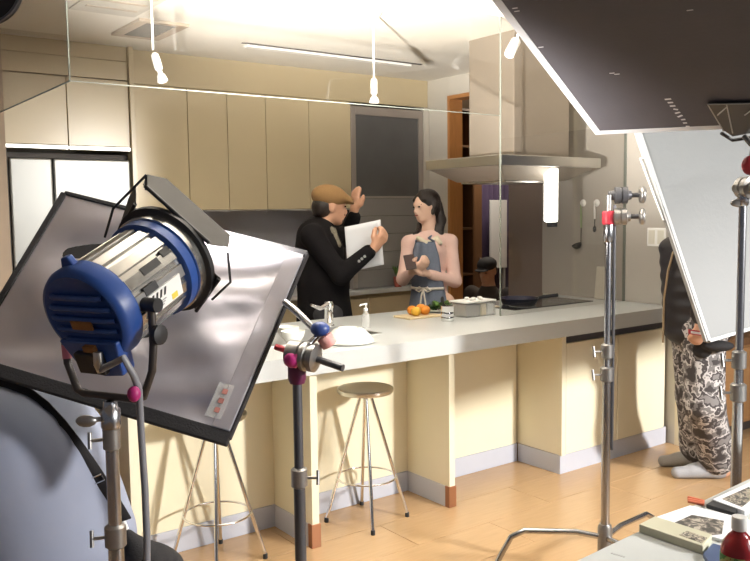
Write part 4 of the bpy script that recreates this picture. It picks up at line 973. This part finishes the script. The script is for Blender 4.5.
def hand_prims(w, d, n, curl=.5, side=1, s=1.0, spread=.0):
    w = vec(w); d = nrm(d); n = nrm(vec(n)-d*(vec(n)@d)); l = np.cross(d, n)*side
    P = []
    offs = (.030, .010, -.010, -.029); lens = (.072, .080, .074, .058)
    for o_, L in zip(offs, lens):
        k = w+(d*.088+l*o_)*s
        P.append(C(w+(d*.012+l*o_*.65)*s, k, .014*s, .0115*s))
        a = curl*.6; p = k; q = nrm(d+l*o_*spread*8)
        for j, fr in enumerate((.46, .30, .24)):
            dd = math.cos(a)*q+math.sin(a)*n; p2 = p+dd*L*fr*s
            P.append(C(p, p2, (.0098-.0008*j)*s, (.0090-.0009*j)*s)); p = p2; a += curl
    t0 = w+(d*.025+l*.026)*s; t1 = t0+(l*.75+d*.65+n*.25)*.045*s; t2 = t1+nrm(d*.9+l*.25+n*.35*min(1, curl+.3))*.034*s; t3 = t2+nrm(d+n*.5*curl)*.026*s
    P += [C(t0, t1, .016*s, .012*s), C(t1, t2, .0115*s, .010*s), C(t2, t3, .010*s, .008*s), C(w-d*.02*s, w+d*.03*s, .024*s, .026*s, sq=(n, .62))]
    return P
def leg_prims(hip, knee, ank, toe, r=(.085, .055, .04), foot=True):
    P = [C(hip, knee, r[0], r[1]), C(knee, ank, r[1], r[2])]
    if foot:
        ank = vec(ank); toe = vec(toe); heel = ank+(ank-toe)*.18; heel[2] = toe[2]+.012
        P += [C(ank, heel, r[2], .034), C(heel, toe, .034, .028, sq=(np.cross(nrm(toe-heel), ZZ), 1.25))]
    return P
def person_body(label, m, prims, base, h=.0065):
    o = organic('person', m, prims, None, h, .022, org=base); return tag(o, label, 'person')
# ---------------- man with flat cap
d0 = 5.26
def Jm(px, py, dd=0.0): return pd(px, py, d0+dd)
hb = Jm(321, 300); base = vec((hb[0], hb[1], 0))
hc_ = Jm(331, 207, .02); nk = Jm(322, 229, 0)
P, HA = head_prims(hc_, nrm(RH*.93+FH*.30-ZZ*.03), ZZ, nk, 1.0)
shR, elR, wrR = Jm(312, 236, -.15), Jm(341, 275, -.20), Jm(371, 250, -.22)
shL, elL, wrL = Jm(330, 235, .13), Jm(347, 238, .26), Jm(354, 215, .20)
chest, waist, pelv = Jm(319, 250), Jm(323, 285), vec((base[0]+.02, base[1], .90))
fw = nrm(RH*.95+FH*.25); sd = nrm(np.cross(fw, ZZ))
body = P+[C(nk, chest, .06, .11), C(chest, waist, .115, .11), C(waist, pelv, .11, .12), C(shR, chest, .05, .08), C(shL, chest, .05, .08),
        C(shR, elR, .045, .038), C(elR, wrR, .038, .026), C(shL, elL, .045, .038), C(elL, wrL, .038, .026)]
HL = []
for s_ in (1, -1):
    hip = pelv+sd*.09*s_; kn = vec((hip[0]+.01, hip[1], .48))+fw*.03; an = vec((hip[0], hip[1], .07)); to = an+fw*.19-ZZ*.04; HL.append((hip, kn, an, to))
    body += leg_prims(hip, kn, an, to)
body += hand_prims(wrR+camdir(.6, .2, 0)*.03, camdir(.55, .75, .1), camdir(-.5, .5, .6), .75, 1)
body += hand_prims(wrL+ZZ*.02, camdir(.10, .98, 0), camdir(.75, .1, .5), .12, -1, spread=.05)
man = person_body('man in tan flat cap and black coat holding up white paper', SKIN, body, base)
face_parts(man, hc_, HA, 1.0, True)
COAT = mat('black_coat', (.008, .007, .008), .9, spec=.15, bump=.15, scale=120)
hem = vec((base[0]+.03, base[1], .72))
organic('coat', COAT, [C(Jm(316, 237), chest, .125, .150), C(chest, waist, .150, .158), C(waist, hem, .160, .195), C(shR, Jm(322, 230), .068, .07), C(shL, Jm(322, 230), .066, .07),
        C(shR, elR, .070, .058), C(elR, wrR-nrm(wrR-elR)*.02, .060, .046), C(shL, elL, .068, .056), C(elL, wrL-ZZ*.015, .056, .045)], man, .0075, .03)
organic('collar', COAT, [C(Jm(314, 228, -.03), Jm(331, 236, -.08), .028, .02), C(Jm(313, 228, .04), Jm(333, 238, .06), .028, .02), C(Jm(312, 227, -.03), Jm(312, 227, .06), .026)], man, .006, .02)
organic('scarf', mat('patterned_scarf', (.30, .26, .18), .8, col2=(.05, .05, .05), scale=60), [C(Jm(331, 231, -.05), Jm(338, 245, -.07), .03, .022), C(Jm(331, 231, .0), Jm(338, 250, .0), .035, .03)], man, .006, .02)
organic('trousers', mat('dark_trousers', (.03, .03, .035), .8), [q for L in HL for q in leg_prims(*L, r=(.105, .075, .065), foot=False)]+[C(pelv-sd*.05, pelv+sd*.05, .13)], man, .01, .03)
for L in HL: organic('shoe', BLACK, [C(L[2]+ZZ*.0-fw*.03-ZZ*.02, L[3], .042, .036), C(L[2], L[2]-ZZ*.02, .045)], man, .008, .02, cuts=((vec((0, 0, .002)), (0, 0, -1)),))
f_, r_, u_ = HA
capm = mat('tan_tweed', (.30, .17, .065), .85, bump=.25, scale=200, var=.2)
organic('flat_cap', capm, [E(hc_+u_*.066-f_*.014, (.116, .094, .078), (nrm(f_*1+u_*-.12), r_, nrm(u_+f_*.12))), E(hc_+u_*.058+f_*.075, (.070, .075, .030), (nrm(f_-u_*.25), r_, nrm(u_+f_*.25))), E(hc_+u_*.036+f_*.108, (.045, .066, .010), (nrm(f_-u_*.32), r_, nrm(u_+f_*.32)))], man, .005, .02)
organic('hair', HAIR, [E(hc_-f_*.055+u_*.0, (.072, .080, .068), HA), E(hc_-f_*.062-u_*.04, (.055, .066, .035), HA)], man, .005, .02, cuts=((hc_+f_*.0, f_),))
organic('beard', mat('stubble', (.10, .06, .045), .8), [C(hc_-u_*.085+f_*.060+r_*.015, hc_-u_*.085+f_*.060-r_*.015, .020), C(hc_-u_*.048+f_*.082+r_*.018, hc_-u_*.048+f_*.082-r_*.018, .010)], man, .004, .01)
for k_ in range(3): MB().lathe([(.009, 0), (.009, .004), (0, .005)], wrR-nrm(wrR-elR)*(.05+.022*k_)-FH*.047-ZZ*.005, -FH, n=10).build('cuff_button', GREYP, man)
# paper
pq = [Jm(344.5, 227, -.17), Jm(380.5, 219.5, -.17), Jm(384, 266, -.17), Jm(348, 272, -.17)]
pu, pv = pq[1]-pq[0], pq[3]-pq[0]; pnm = nrm(np.cross(pu, pv))
tag(MB().grid(lambda s, t: pq[0]+pu*s+pv*t+pnm*(.010*math.sin(math.pi*s)+.006*math.sin(2*t)), 8, 8).build('paper_sheet', PAPER, solid=.002, fixn=False), 'sheaf of white paper held up by the man in the cap', 'paper')
# ---------------- woman with apron
dw = 5.72
def Jw(px, py, dd=0.0): return pd(px, py, dw+dd)
hb = Jw(433, 300); basew = vec((hb[0], hb[1], 0))
hcw = Jw(425.5, 206.5, 0); nkw = Jw(429, 234, 0.02)
P, WA = head_prims(hcw, nrm(-RH*.78-FH*.55-ZZ*.08), nrm(ZZ-.05*RH), nkw, .93)
fww = nrm(-RH*.42-FH*.88); sdw = nrm(np.cross(fww, ZZ))
sA, eA, wA = Jw(409, 243, -.02), Jw(403, 279, -.06), Jw(413, 271, -.22)       # arm on the left of the picture
sB, eB, wB = Jw(450, 242, .02), Jw(455, 281, -.02), Jw(425, 273, -.19)
ch, wa, pe = Jw(430, 252), Jw(431, 282), vec((basew[0], basew[1], .90))
bw = P+[C(nkw, ch, .048, .09), C(ch, wa, .098, .085), C(wa, pe, .085, .115), C(sA, ch, .04, .07), C(sB, ch, .04, .07), C(sA, eA, .036, .03), C(eA, wA, .03, .021), C(sB, eB, .036, .03), C(eB, wB, .03, .021)]
HW = []
for s_ in (1, -1):
    hip = pe+sdw*.08*s_; kn = vec((hip[0], hip[1], .48))+fww*.02; an = vec((hip[0], hip[1], .07)); to = an+fww*.17-ZZ*.04; HW.append((hip, kn, an, to)); bw += leg_prims(hip, kn, an, to, r=(.08, .05, .035))
bw += hand_prims(wB, camdir(-.85, .32, -.25), camdir(.1, .75, -.5), .55, -1, .92)
bw += hand_prims(wA, camdir(.55, .35, -.5), camdir(.2, .8, .2), .6, 1, .92)
wom = person_body('smiling woman in blue-grey apron and pink cardigan holding a phone', SKINL, bw, basew)
face_parts(wom, hcw, WA, .93)
f_, r_, u_ = WA
CARD = mat('pink_cardigan', (.80, .56, .50), .85, bump=.2, scale=160)
organic('cardigan', CARD, [C(Jw(430, 243), ch, .082, .106), C(ch, wa, .106, .096), C(wa, Jw(432, 305), .1, .125), C(sA, Jw(428, 238), .052, .055), C(sB, Jw(431, 238), .052, .055),
        C(sA, eA, .048, .042), C(eA, wA+nrm(eA-wA)*.05, .042, .032), C(sB, eB, .050, .043), C(eB, wB+nrm(eB-wB)*.05, .043, .033)], wom, .0065, .025)
organic('blouse_collar', mat('cream_collar', (.74, .66, .52), .7), [C(Jw(418, 238, -.09), Jw(427, 243, -.11), .016, .013), C(Jw(427, 243, -.11), Jw(437, 238, -.07), .013, .016), C(Jw(437, 238, -.07), Jw(440, 243, -.085), .014, .018)], wom, .005, .012)
APR = mat('denim_apron', (.15, .18, .25), .85, var=.25, scale=60, bump=.15)
tcs = [(241, .118, .62), (255, .134, .78), (270, .134, .86), (288, .130, 1.05), (310, .158, 1.1), (350, .185, 1.15), (410, .20, 1.15)]
def apr(s, t):
    q = t*(len(tcs)-1); i = min(int(q), len(tcs)-2); w_ = q-i
    py = tcs[i][0]*(1-w_)+tcs[i+1][0]*w_; R_ = tcs[i][1]*(1-w_)+tcs[i+1][1]*w_; A_w = tcs[i][2]*(1-w_)+tcs[i+1][2]*w_
    a = (s-.5)*2*A_w; c = Jw(430.5+.03*(py-250), py)
    return c+(fww*math.cos(a)+sdw*math.sin(a)*1.02)*(R_+.006+.004*math.sin(s*22)*t)
MB().grid(apr, 26, 36).build('apron', APR, wom, solid=.004, fixn=False)
for s_ in (.02, .98): MB().tube([apr(s_, .0), (apr(s_, 0)+nkw+fww*.05)/2+fww*.03, nkw+sdw*(.05 if s_ > .5 else -.05)+ZZ*.01], .008, 6).build('apron_strap', APR, wom)
TIE = mat('white_tie', (.80, .76, .68), .7)
MB().tube([apr(s, .49)+fww*.006 for s in np.linspace(.02, .98, 14)], .009, 8).build('apron_tie', TIE, wom)
kn_ = apr(.5, .49)+fww*.02
for s_ in (-1, 1):
    MB().tube([kn_, kn_+sdw*.03*s_+ZZ*.012, kn_+sdw*.055*s_-ZZ*.01, kn_+sdw*.03*s_-ZZ*.02, kn_], .006, 6).build('bow_loop', TIE, wom)
    MB().tube([kn_, kn_+sdw*.012*s_-ZZ*.05+fww*.01, kn_+sdw*.022*s_-ZZ*.12+fww*.005], .006, 6).build('tie_end', TIE, wom)
organic('hair', HAIR, [E(hcw+u_*.034-f_*.026, (.096, .080, .088), WA), E(hcw-f_*.055-u_*.01, (.055, .075, .075), WA), C(hcw+u_*.095+f_*.02, hcw+u_*.05+f_*.055+r_*.05, .016, .012), C(hcw+u_*.095+f_*.02, hcw+u_*.05+f_*.055-r_*.05, .016, .012),
        C(hcw-f_*.03-r_*.07+u_*.03, hcw-f_*.0-r_*.072-u_*.05, .02, .012), C(hcw-f_*.03+r_*.07+u_*.03, hcw-f_*.0+r_*.072-u_*.05, .02, .012)], wom, .005, .02, cuts=((hcw+f_*.045-u_*.02, nrm(f_*.8-u_*.55)),))
organic('ponytail', HAIR, [C(Jw(437, 204, .04), Jw(441, 220, .03), .036, .034), C(Jw(441, 220, .03), Jw(440, 234, -.01), .034, .022), C(Jw(440, 234, -.01), Jw(437, 240, -.03), .022, .008), C(Jw(437, 226, .0), Jw(434, 238, -.04), .018, .007)], wom, .005, .02)
organic('side_lock', HAIR, [C(Jw(420, 224, .03), Jw(417, 233, -.02), .02, .016), C(Jw(417, 233, -.02), Jw(413, 234, -.04), .016, .006)], wom, .005, .012)
organic('skirt', mat('dark_skirt', (.05, .05, .06), .8), [C(pe, vec((basew[0], basew[1], .45)), .13, .17)], wom, .012, .03)
for L in HW: organic('shoe', BLACK, [C(L[2]-fww*.03-ZZ*.02, L[3], .038, .03), C(L[2], L[2]-ZZ*.02, .04)], wom, .008, .02, cuts=((vec((0, 0, .002)), (0, 0, -1)),))
ph = Jw(410, 262, -.30)
po = thing('smartphone', 'dark smartphone in the hand of the woman', 'phone', ph)
pa, pb_ = nrm(camdir(.95, .15, .2)), nrm(camdir(-.15, .75, .6)); pcx = np.cross(pa, pb_)
MB().obox(ph, pa*.036, pb_*.062, pcx*.0045).build('case', mat('phone_brown', (.045, .02, .018), .35), po, bevel=.003)
MB().obox(ph-pcx*.005, pa*.032, pb_*.057, pcx*.0006).build('screen', mat('phone_screen', (.02, .02, .025), .1), po)
# ---------------- crew member seated in the next room
dc = 7.6
def Jc(px, py, dd=0.0): return pd(px, py, dc+dd)
hcc = Jc(487, 271); bc_ = Jc(490, 300); basec = vec((bc_[0], bc_[1], 0))
fc = nrm(-RH*.55-FH*.8); sc_ = nrm(np.cross(fc, ZZ))
nkc = hcc-ZZ*.14-fc*.03
P, CA = head_prims(hcc, nrm(fc-ZZ*.2), ZZ, nkc)
pec = vec((basec[0], basec[1], .36))-fc*.15; chc = nkc-ZZ*.18-fc*.03
bcx = P+[C(nkc, chc, .06, .12), C(chc, pec, .12, .13)]
LC = []
for s_ in (1, -1):
    hip = pec+sc_*.09*s_; kn = pec+sc_*.16*s_+fc*.38+ZZ*.16; an = vec((kn[0], kn[1], .07))-fc*.10; to = an+fc*.17-ZZ*.035
    LC.append((hip, kn, an, to)); bcx += leg_prims(hip, kn, an, to)
    sh = chc+sc_*.19*s_+ZZ*.10; el = sh+fc*.16-ZZ*.25+sc_*.03*s_; wr = el+fc*.2+ZZ*.02-sc_*.06*s_
    bcx += [C(sh, el, .045, .038), C(el, wr, .036, .026)]+hand_prims(wr, fc-ZZ*.2, -ZZ, .5, s_)
crew = person_body('crouching crew member in dark cap in the room beyond the doorway', SKIN, bcx, basec, .009)
face_parts(crew, hcc, CA, 1, False)
DK = mat('dark_brown_jacket', (.035, .025, .02), .85)
sl_ = []
for s_ in (1, -1):
    sh = chc+sc_*.19*s_+ZZ*.10; el = sh+fc*.16-ZZ*.25+sc_*.03*s_; wr = el+fc*.2+ZZ*.02-sc_*.06*s_; sl_ += [C(sh, chc, .07, .1), C(sh, el, .068, .055), C(el, wr-fc*.02, .055, .042)]
organic('jacket', DK, [C(nkc-ZZ*.06, chc, .09, .155), C(chc, pec, .155, .16)]+sl_, crew, .01, .03)
organic('trousers', mat('dark_trousers', (.03, .03, .035), .8), [q for L in LC for q in leg_prims(*L, r=(.10, .075, .06), foot=False)]+[C(pec-sc_*.06, pec+sc_*.06, .13)], crew, .012, .03)
for L in LC: organic('shoe', BLACK, [C(L[2]-fc*.03-ZZ*.02, L[3], .042, .034), C(L[2], L[2]-ZZ*.02, .045)], crew, .01, .02, cuts=((vec((0, 0, .002)), (0, 0, -1)),))
f_, r_, u_ = CA
organic('cap', mat('black_cap', (.014, .013, .016), .8), [E(hcc+u_*.06-f_*.01, (.108, .088, .068), CA), E(hcc+u_*.035+f_*.105, (.055, .068, .010), CA)], crew, .006, .015)
organic('hair', HAIR, [E(hcc-f_*.04, (.07, .08, .07), CA)], crew, .007, .02, cuts=((hcc+f_*.0, f_),))
st_ = thing('low_stool', 'low dark stool under the crouching crew member', 'stool', (pec[0], pec[1], 0))
MB().lathe([(0, .195), (.15, .195), (.16, .205), (.16, .222), (0, .225)], (pec[0], pec[1], 0), n=24).build('seat', WOODD, st_)
for a in (.5, 2.1, 3.6, 5.2): MB().tube([(pec[0]+.14*math.cos(a), pec[1]+.14*math.sin(a), 0), (pec[0]+.10*math.cos(a), pec[1]+.10*math.sin(a), .197)], .014, 8).build('leg', WOODD, st_)
# ---------------- crew member in puffer jacket and camouflage trousers
dp_ = 4.62
def Jp(px, py, dd=0.0): return pd(px, py, dp_+dd)
fb1 = pl(699, 478, 2, 0); fp = nrm(-RH*.97-FH*.15); sp_ = nrm(np.cross(fp, ZZ))   # faces the kitchen
basep = vec((fb1[0], fb1[1], 0))
pep = vec((*Jp(697, 345)[:2], .88)); chp = vec((*Jp(692, 270)[:2], 1.18)); nkp = vec((*Jp(696, 240)[:2], 1.42))
hcp = nkp+ZZ*.13+fp*.03
P, PA = head_prims(hcp, fp, ZZ, nkp)
bp2 = P+[C(nkp, chp, .06, .12), C(chp, pep, .12, .12)]
near, far = -FH, FH
a1 = pl(716, 478, 2, 0); a1[2] = .075; t1_ = pl(677, 478, 2, .0); t1_[2] = .032
a2 = a1+FH*.20-RH*.03; a2[2] = .075; t2_ = t1_+FH*.22-RH*.0; t2_[2] = .032
hN, hF = pep-FH*.09, pep+FH*.09
kN, kF = vec((*Jp(704, 415, -.10)[:2], .47)), vec((*Jp(695, 415, .12)[:2], .47))
LP = [(hN, kN, a1, t1_), (hF, kF, a2, t2_)]
for L in LP: bp2 += leg_prims(*L)
shN, elN, wrN = vec((*Jp(702, 255, -.17)[:2], 1.33)), vec((*Jp(716, 300, -.22)[:2], 1.08)), Jp(703, 322, -.26)
shF, elF, wrF = vec((*Jp(697, 255, .17)[:2], 1.33)), vec((*Jp(705, 300, .22)[:2], 1.08)), vec((*Jp(690, 275, .16)[:2], 1.2))
bp2 += [C(shN, chp, .05, .08), C(shF, chp, .05, .08), C(shN, elN, .045, .038), C(elN, wrN, .036, .026), C(shF, elF, .045, .038), C(elF, wrF, .036, .026)]
bp2 += hand_prims(wrN, camdir(-.35, -.85, 0), camdir(.2, 0, 1), .7, 1, .85)+hand_prims(wrF, fp+ZZ*.3, ZZ, .6, 1)
puf = person_body('crew member in black puffer jacket and grey camouflage trousers behind the bounce board', SKIN, bp2, basep, .007)
face_parts(puf, hcp, PA, 1, True)
f_, r_, u_ = PA
organic('hair', HAIR, [E(hcp+u_*.035-f_*.02, (.10, .082, .090), PA)], puf, .006, .02, cuts=((hcp+f_*.03, nrm(f_*.8-u_*.6)),))
PUF = mat('black_puffer', (.014, .012, .016), .55, bump=.2, scale=25)
tor = []
for i in range(7):
    z = .85+i*.078; t = i/6; c = vec((*(pep*(1-t)+chp*t)[:2], z)); tor.append(E(c, (.182, .175, .088), (fp, sp_, ZZ)))
slv = []
for s0, s1 in ((shN, elN), (elN, wrN+ZZ*.03), (shF, elF), (elF, wrF)):
    n_ = 4
    for i in range(n_): slv.append(E(s0+(s1-s0)*(i+.5)/n_, (.072, .072, .072)))
organic('puffer_jacket', PUF, tor+slv+[E(chp+ZZ*.12, (.14, .20, .07), (fp, sp_, ZZ)), E(nkp-ZZ*.005, (.085, .085, .05))], puf, .0075, .035)
zf_ = pep+fp*.19
MB().tube([vec((*Jp(676, 246, -.10)[:2], 1.36)), vec((*Jp(668, 272, -.12)[:2], 1.20)), vec((*Jp(664, 300, -.12)[:2], 1.05)), vec((*Jp(663, 343, -.12)[:2], .81))], .006, 6).build('zip_trim', mat('tan_zip', (.30, .22, .13), .6), puf)
CAMO = ramp_mat('grey_camouflage', [(0, (.05, .043, .045)), (.42, (.17, .16, .16)), (.50, (.50, .48, .48)), (.55, (.06, .052, .055)), (.62, (.20, .19, .19))], 15, .85, detail=3, dist=.25)
organic('camouflage_trousers', CAMO, [q for L in LP for q in [C(L[0], L[1], .115, .105), C(L[1], L[2]+ZZ*.05, .105, .098), C(L[2]+ZZ*.10, L[2]+ZZ*.045, .10, .092)]]+[C(pep-FH*.06, pep+FH*.06, .14)], puf, .0075, .03)
SOCK = mat('grey_sock', (.32, .32, .34), .9, bump=.2, scale=150)
SOCK2 = mat('dull_sock', (.27, .25, .23), .9, bump=.2, scale=150)
for L, m in zip(LP, (SOCK, SOCK2)):
    organic('sock', m, [C(L[2]+ZZ*.04, L[2]-ZZ*.03, .047, .042), C(L[2]-ZZ*.03+(L[2]-L[3])*.12*vec((1, 1, 0)), L[3], .042, .033, sq=(np.cross(nrm((L[2]-L[3])*vec((1, 1, 0))), ZZ), 1.15)), C(L[2], L[3]*.6+L[2]*.4, .045, .036)], puf, .006, .02, cuts=((vec((0, 0, .001)), (0, 0, -1)),))
organic('waist_pouch', BLACKF, [E(Jp(718, 346, -.26), (.085, .05, .03), (RH, FH, ZZ)), E(Jp(702, 350, -.20), (.05, .05, .045), (RH, FH, ZZ))], puf, .007, .02)
o_ = Jp(698, 333, -.31)
MB().obox(o_, camdir(.05, -.008, 0), camdir(0, .012, 0), camdir(0, 0, .004)).build('red_tag', RED, puf)
MB().obox(o_-camdir(.005, 0, .005), camdir(.034, -.005, 0), camdir(0, .006, 0), camdir(0, 0, .002)).build('white_tag', WHITEP, puf)
# ---------------- crew member crouching in the foreground
dq = 2.80
def Jq(px, py, dd=0.0): return pd(px, py, dq+dd)
bq = Jq(20, 600); baseq = vec((bq[0], bq[1], 0)); fq = nrm(FH*.75-RH*.6); sq_ = nrm(np.cross(fq, ZZ))
peq = vec((*Jq(58, 600, .05)[:2], .42)); chq = vec((*Jq(28, 485)[:2], .72)); nkq = vec((*Jq(-35, 380, .05)[:2], .98)); hcq = vec((*Jq(-62, 350, .1)[:2], 1.10))
P, QA = head_prims(hcq, nrm(fq-ZZ*.35), nrm(ZZ+fq*.3), nkq)
shq1, shq2 = vec((*Jq(60, 430, .02)[:2], .86)), vec((*Jq(-85, 440, .05)[:2], .88))
elq1, elq2 = vec((*Jq(88, 520, .25)[:2], .62)), vec((*Jq(-120, 520, .25)[:2], .62)); wq1, wq2 = elq1+fq*.22-ZZ*.05, elq2+fq*.22-ZZ*.05
bqx = P+[C(nkq, chq, .06, .13), C(chq, peq, .14, .15), C(shq1, chq, .05, .1), C(shq2, chq, .05, .1), C(shq1, elq1, .045, .038), C(elq1, wq1, .036, .026), C(shq2, elq2, .045, .038), C(elq2, wq2, .036, .026)]
bqx += hand_prims(wq1, fq-ZZ*.3, -ZZ, .5, 1)+hand_prims(wq2, fq-ZZ*.3, -ZZ, .5, -1)
LQ = []
for s_ in (1, -1):
    hip = peq+sq_*.10*s_; kn = hip+fq*.36+ZZ*.12+sq_*.04*s_; an = vec((*(hip+fq*.06)[:2], .075)); to = an+fq*.18-ZZ*.04; LQ.append((hip, kn, an, to)); bqx += leg_prims(hip, kn, an, to)
fgp = person_body('crouching crew member in grey-blue t-shirt with black shoulder strap', SKIN, bqx, baseq, .009)
face_parts(fgp, hcq, QA, 1, False)
f_, r_, u_ = QA
organic('hair', HAIR, [E(hcq+u_*.03-f_*.025, (.10, .084, .095), QA)], fgp, .008, .02, cuts=((hcq+f_*.03, nrm(f_*.8-u_*.6)),))
TS = mat('grey_blue_tshirt', (.27, .30, .40), .9, var=.12, scale=6, bump=.15, bscale=14)
shirt = [C(nkq-ZZ*.04, chq, .13, .23, sq=(sq_, 1.15)), C(chq, peq, .235, .24, sq=(sq_, 1.15)), C(shq1, chq, .085, .16), C(shq2, chq, .085, .16), C(shq1, elq1, .085, .085), C(shq2, elq2, .08, .08)]
organic('tshirt', TS, shirt, fgp, .009, .05)
organic('trousers', mat('dark_trousers', (.03, .03, .035), .8), [q for L in LQ for q in leg_prims(*L, r=(.11, .085, .065), foot=False)]+[C(peq-sq_*.08, peq+sq_*.08, .17)], fgp, .012, .03)
for L in LQ: organic('shoe', GREYP, [C(L[2]-fq*.03-ZZ*.02, L[3], .044, .036), C(L[2], L[2]-ZZ*.02, .047)], fgp, .01, .02, cuts=((vec((0, 0, .002)), (0, 0, -1)),))
# strap and bag: projected onto the shirt surface from outside
def on_shirt(px, py):
    d = ray(px, py); t = 1.9
    for _ in range(80):
        p = (EYE+d*t)[None, :]; s_ = min(float(prim_d(q, p)[0]) for q in shirt)
        if s_ < .004: return EYE+d*t
        t += max(.004, s_*.7)
        if t > 3.4: break
    return None
cen = []
for px, py in ((-30, 372), (-10, 378), (10, 386), (28, 394), (45, 408), (60, 425), (75, 445), (88, 463), (98, 478), (108, 494), (117, 508), (124, 520)):
    q = on_shirt(px, py)
    if q is None: q = Jq(px, py, -.15)
    cen.append(q-_F*.012)
sm_ = [cen[0]]+[(cen[i-1]+cen[i]*2+cen[i+1])/4 for i in range(1, len(cen)-1)]+[cen[-1]]
bg = thing('shoulder_bag', 'black shoulder bag with wide strap on the crouching crew member', 'bag', vec((*sm_[-1][:2], .45)))
vs = []; fs = []
for i, p in enumerate(sm_):
    tg = nrm(sm_[min(i+1, len(sm_)-1)]-sm_[max(i-1, 0)]); wd_ = nrm(np.cross(tg, _F))*.030
    vs += [p-wd_, p+wd_]
fs = [(2*i, 2*i+1, 2*i+3, 2*i+2) for i in range(len(sm_)-1)]
MB().add(vs, fs, True).build('strap', BLACKF, bg, solid=.006, fixn=False)
bc2 = sm_[8]
tg = nrm(sm_[9]-sm_[7]); wd_ = nrm(np.cross(tg, _F))
r4 = [bc2-_F*.008+tg*a*.012+wd_*b_*.024 for a, b_ in ((-1, -1), (-1, 1), (1, 1), (1, -1), (-1, -1))]
MB().tube(r4, .0028, 6).build('buckle', CHROME, bg)
MB().tube([sm_[-1], sm_[-1]-ZZ*.03+RH*.01], .010, 8).build('strap_end', WHITEP, bg)
bt = sm_[-1]+RH*.09-ZZ*.19
organic('pouch', BLACKF, [C(sm_[-1]-ZZ*.05+RH*.015, bt, .022, .10), C(bt, bt-ZZ*.14, .10, .11), C(bt+RH*.03, bt+RH*.07-ZZ*.1, .07, .08)], bg, .009, .04)
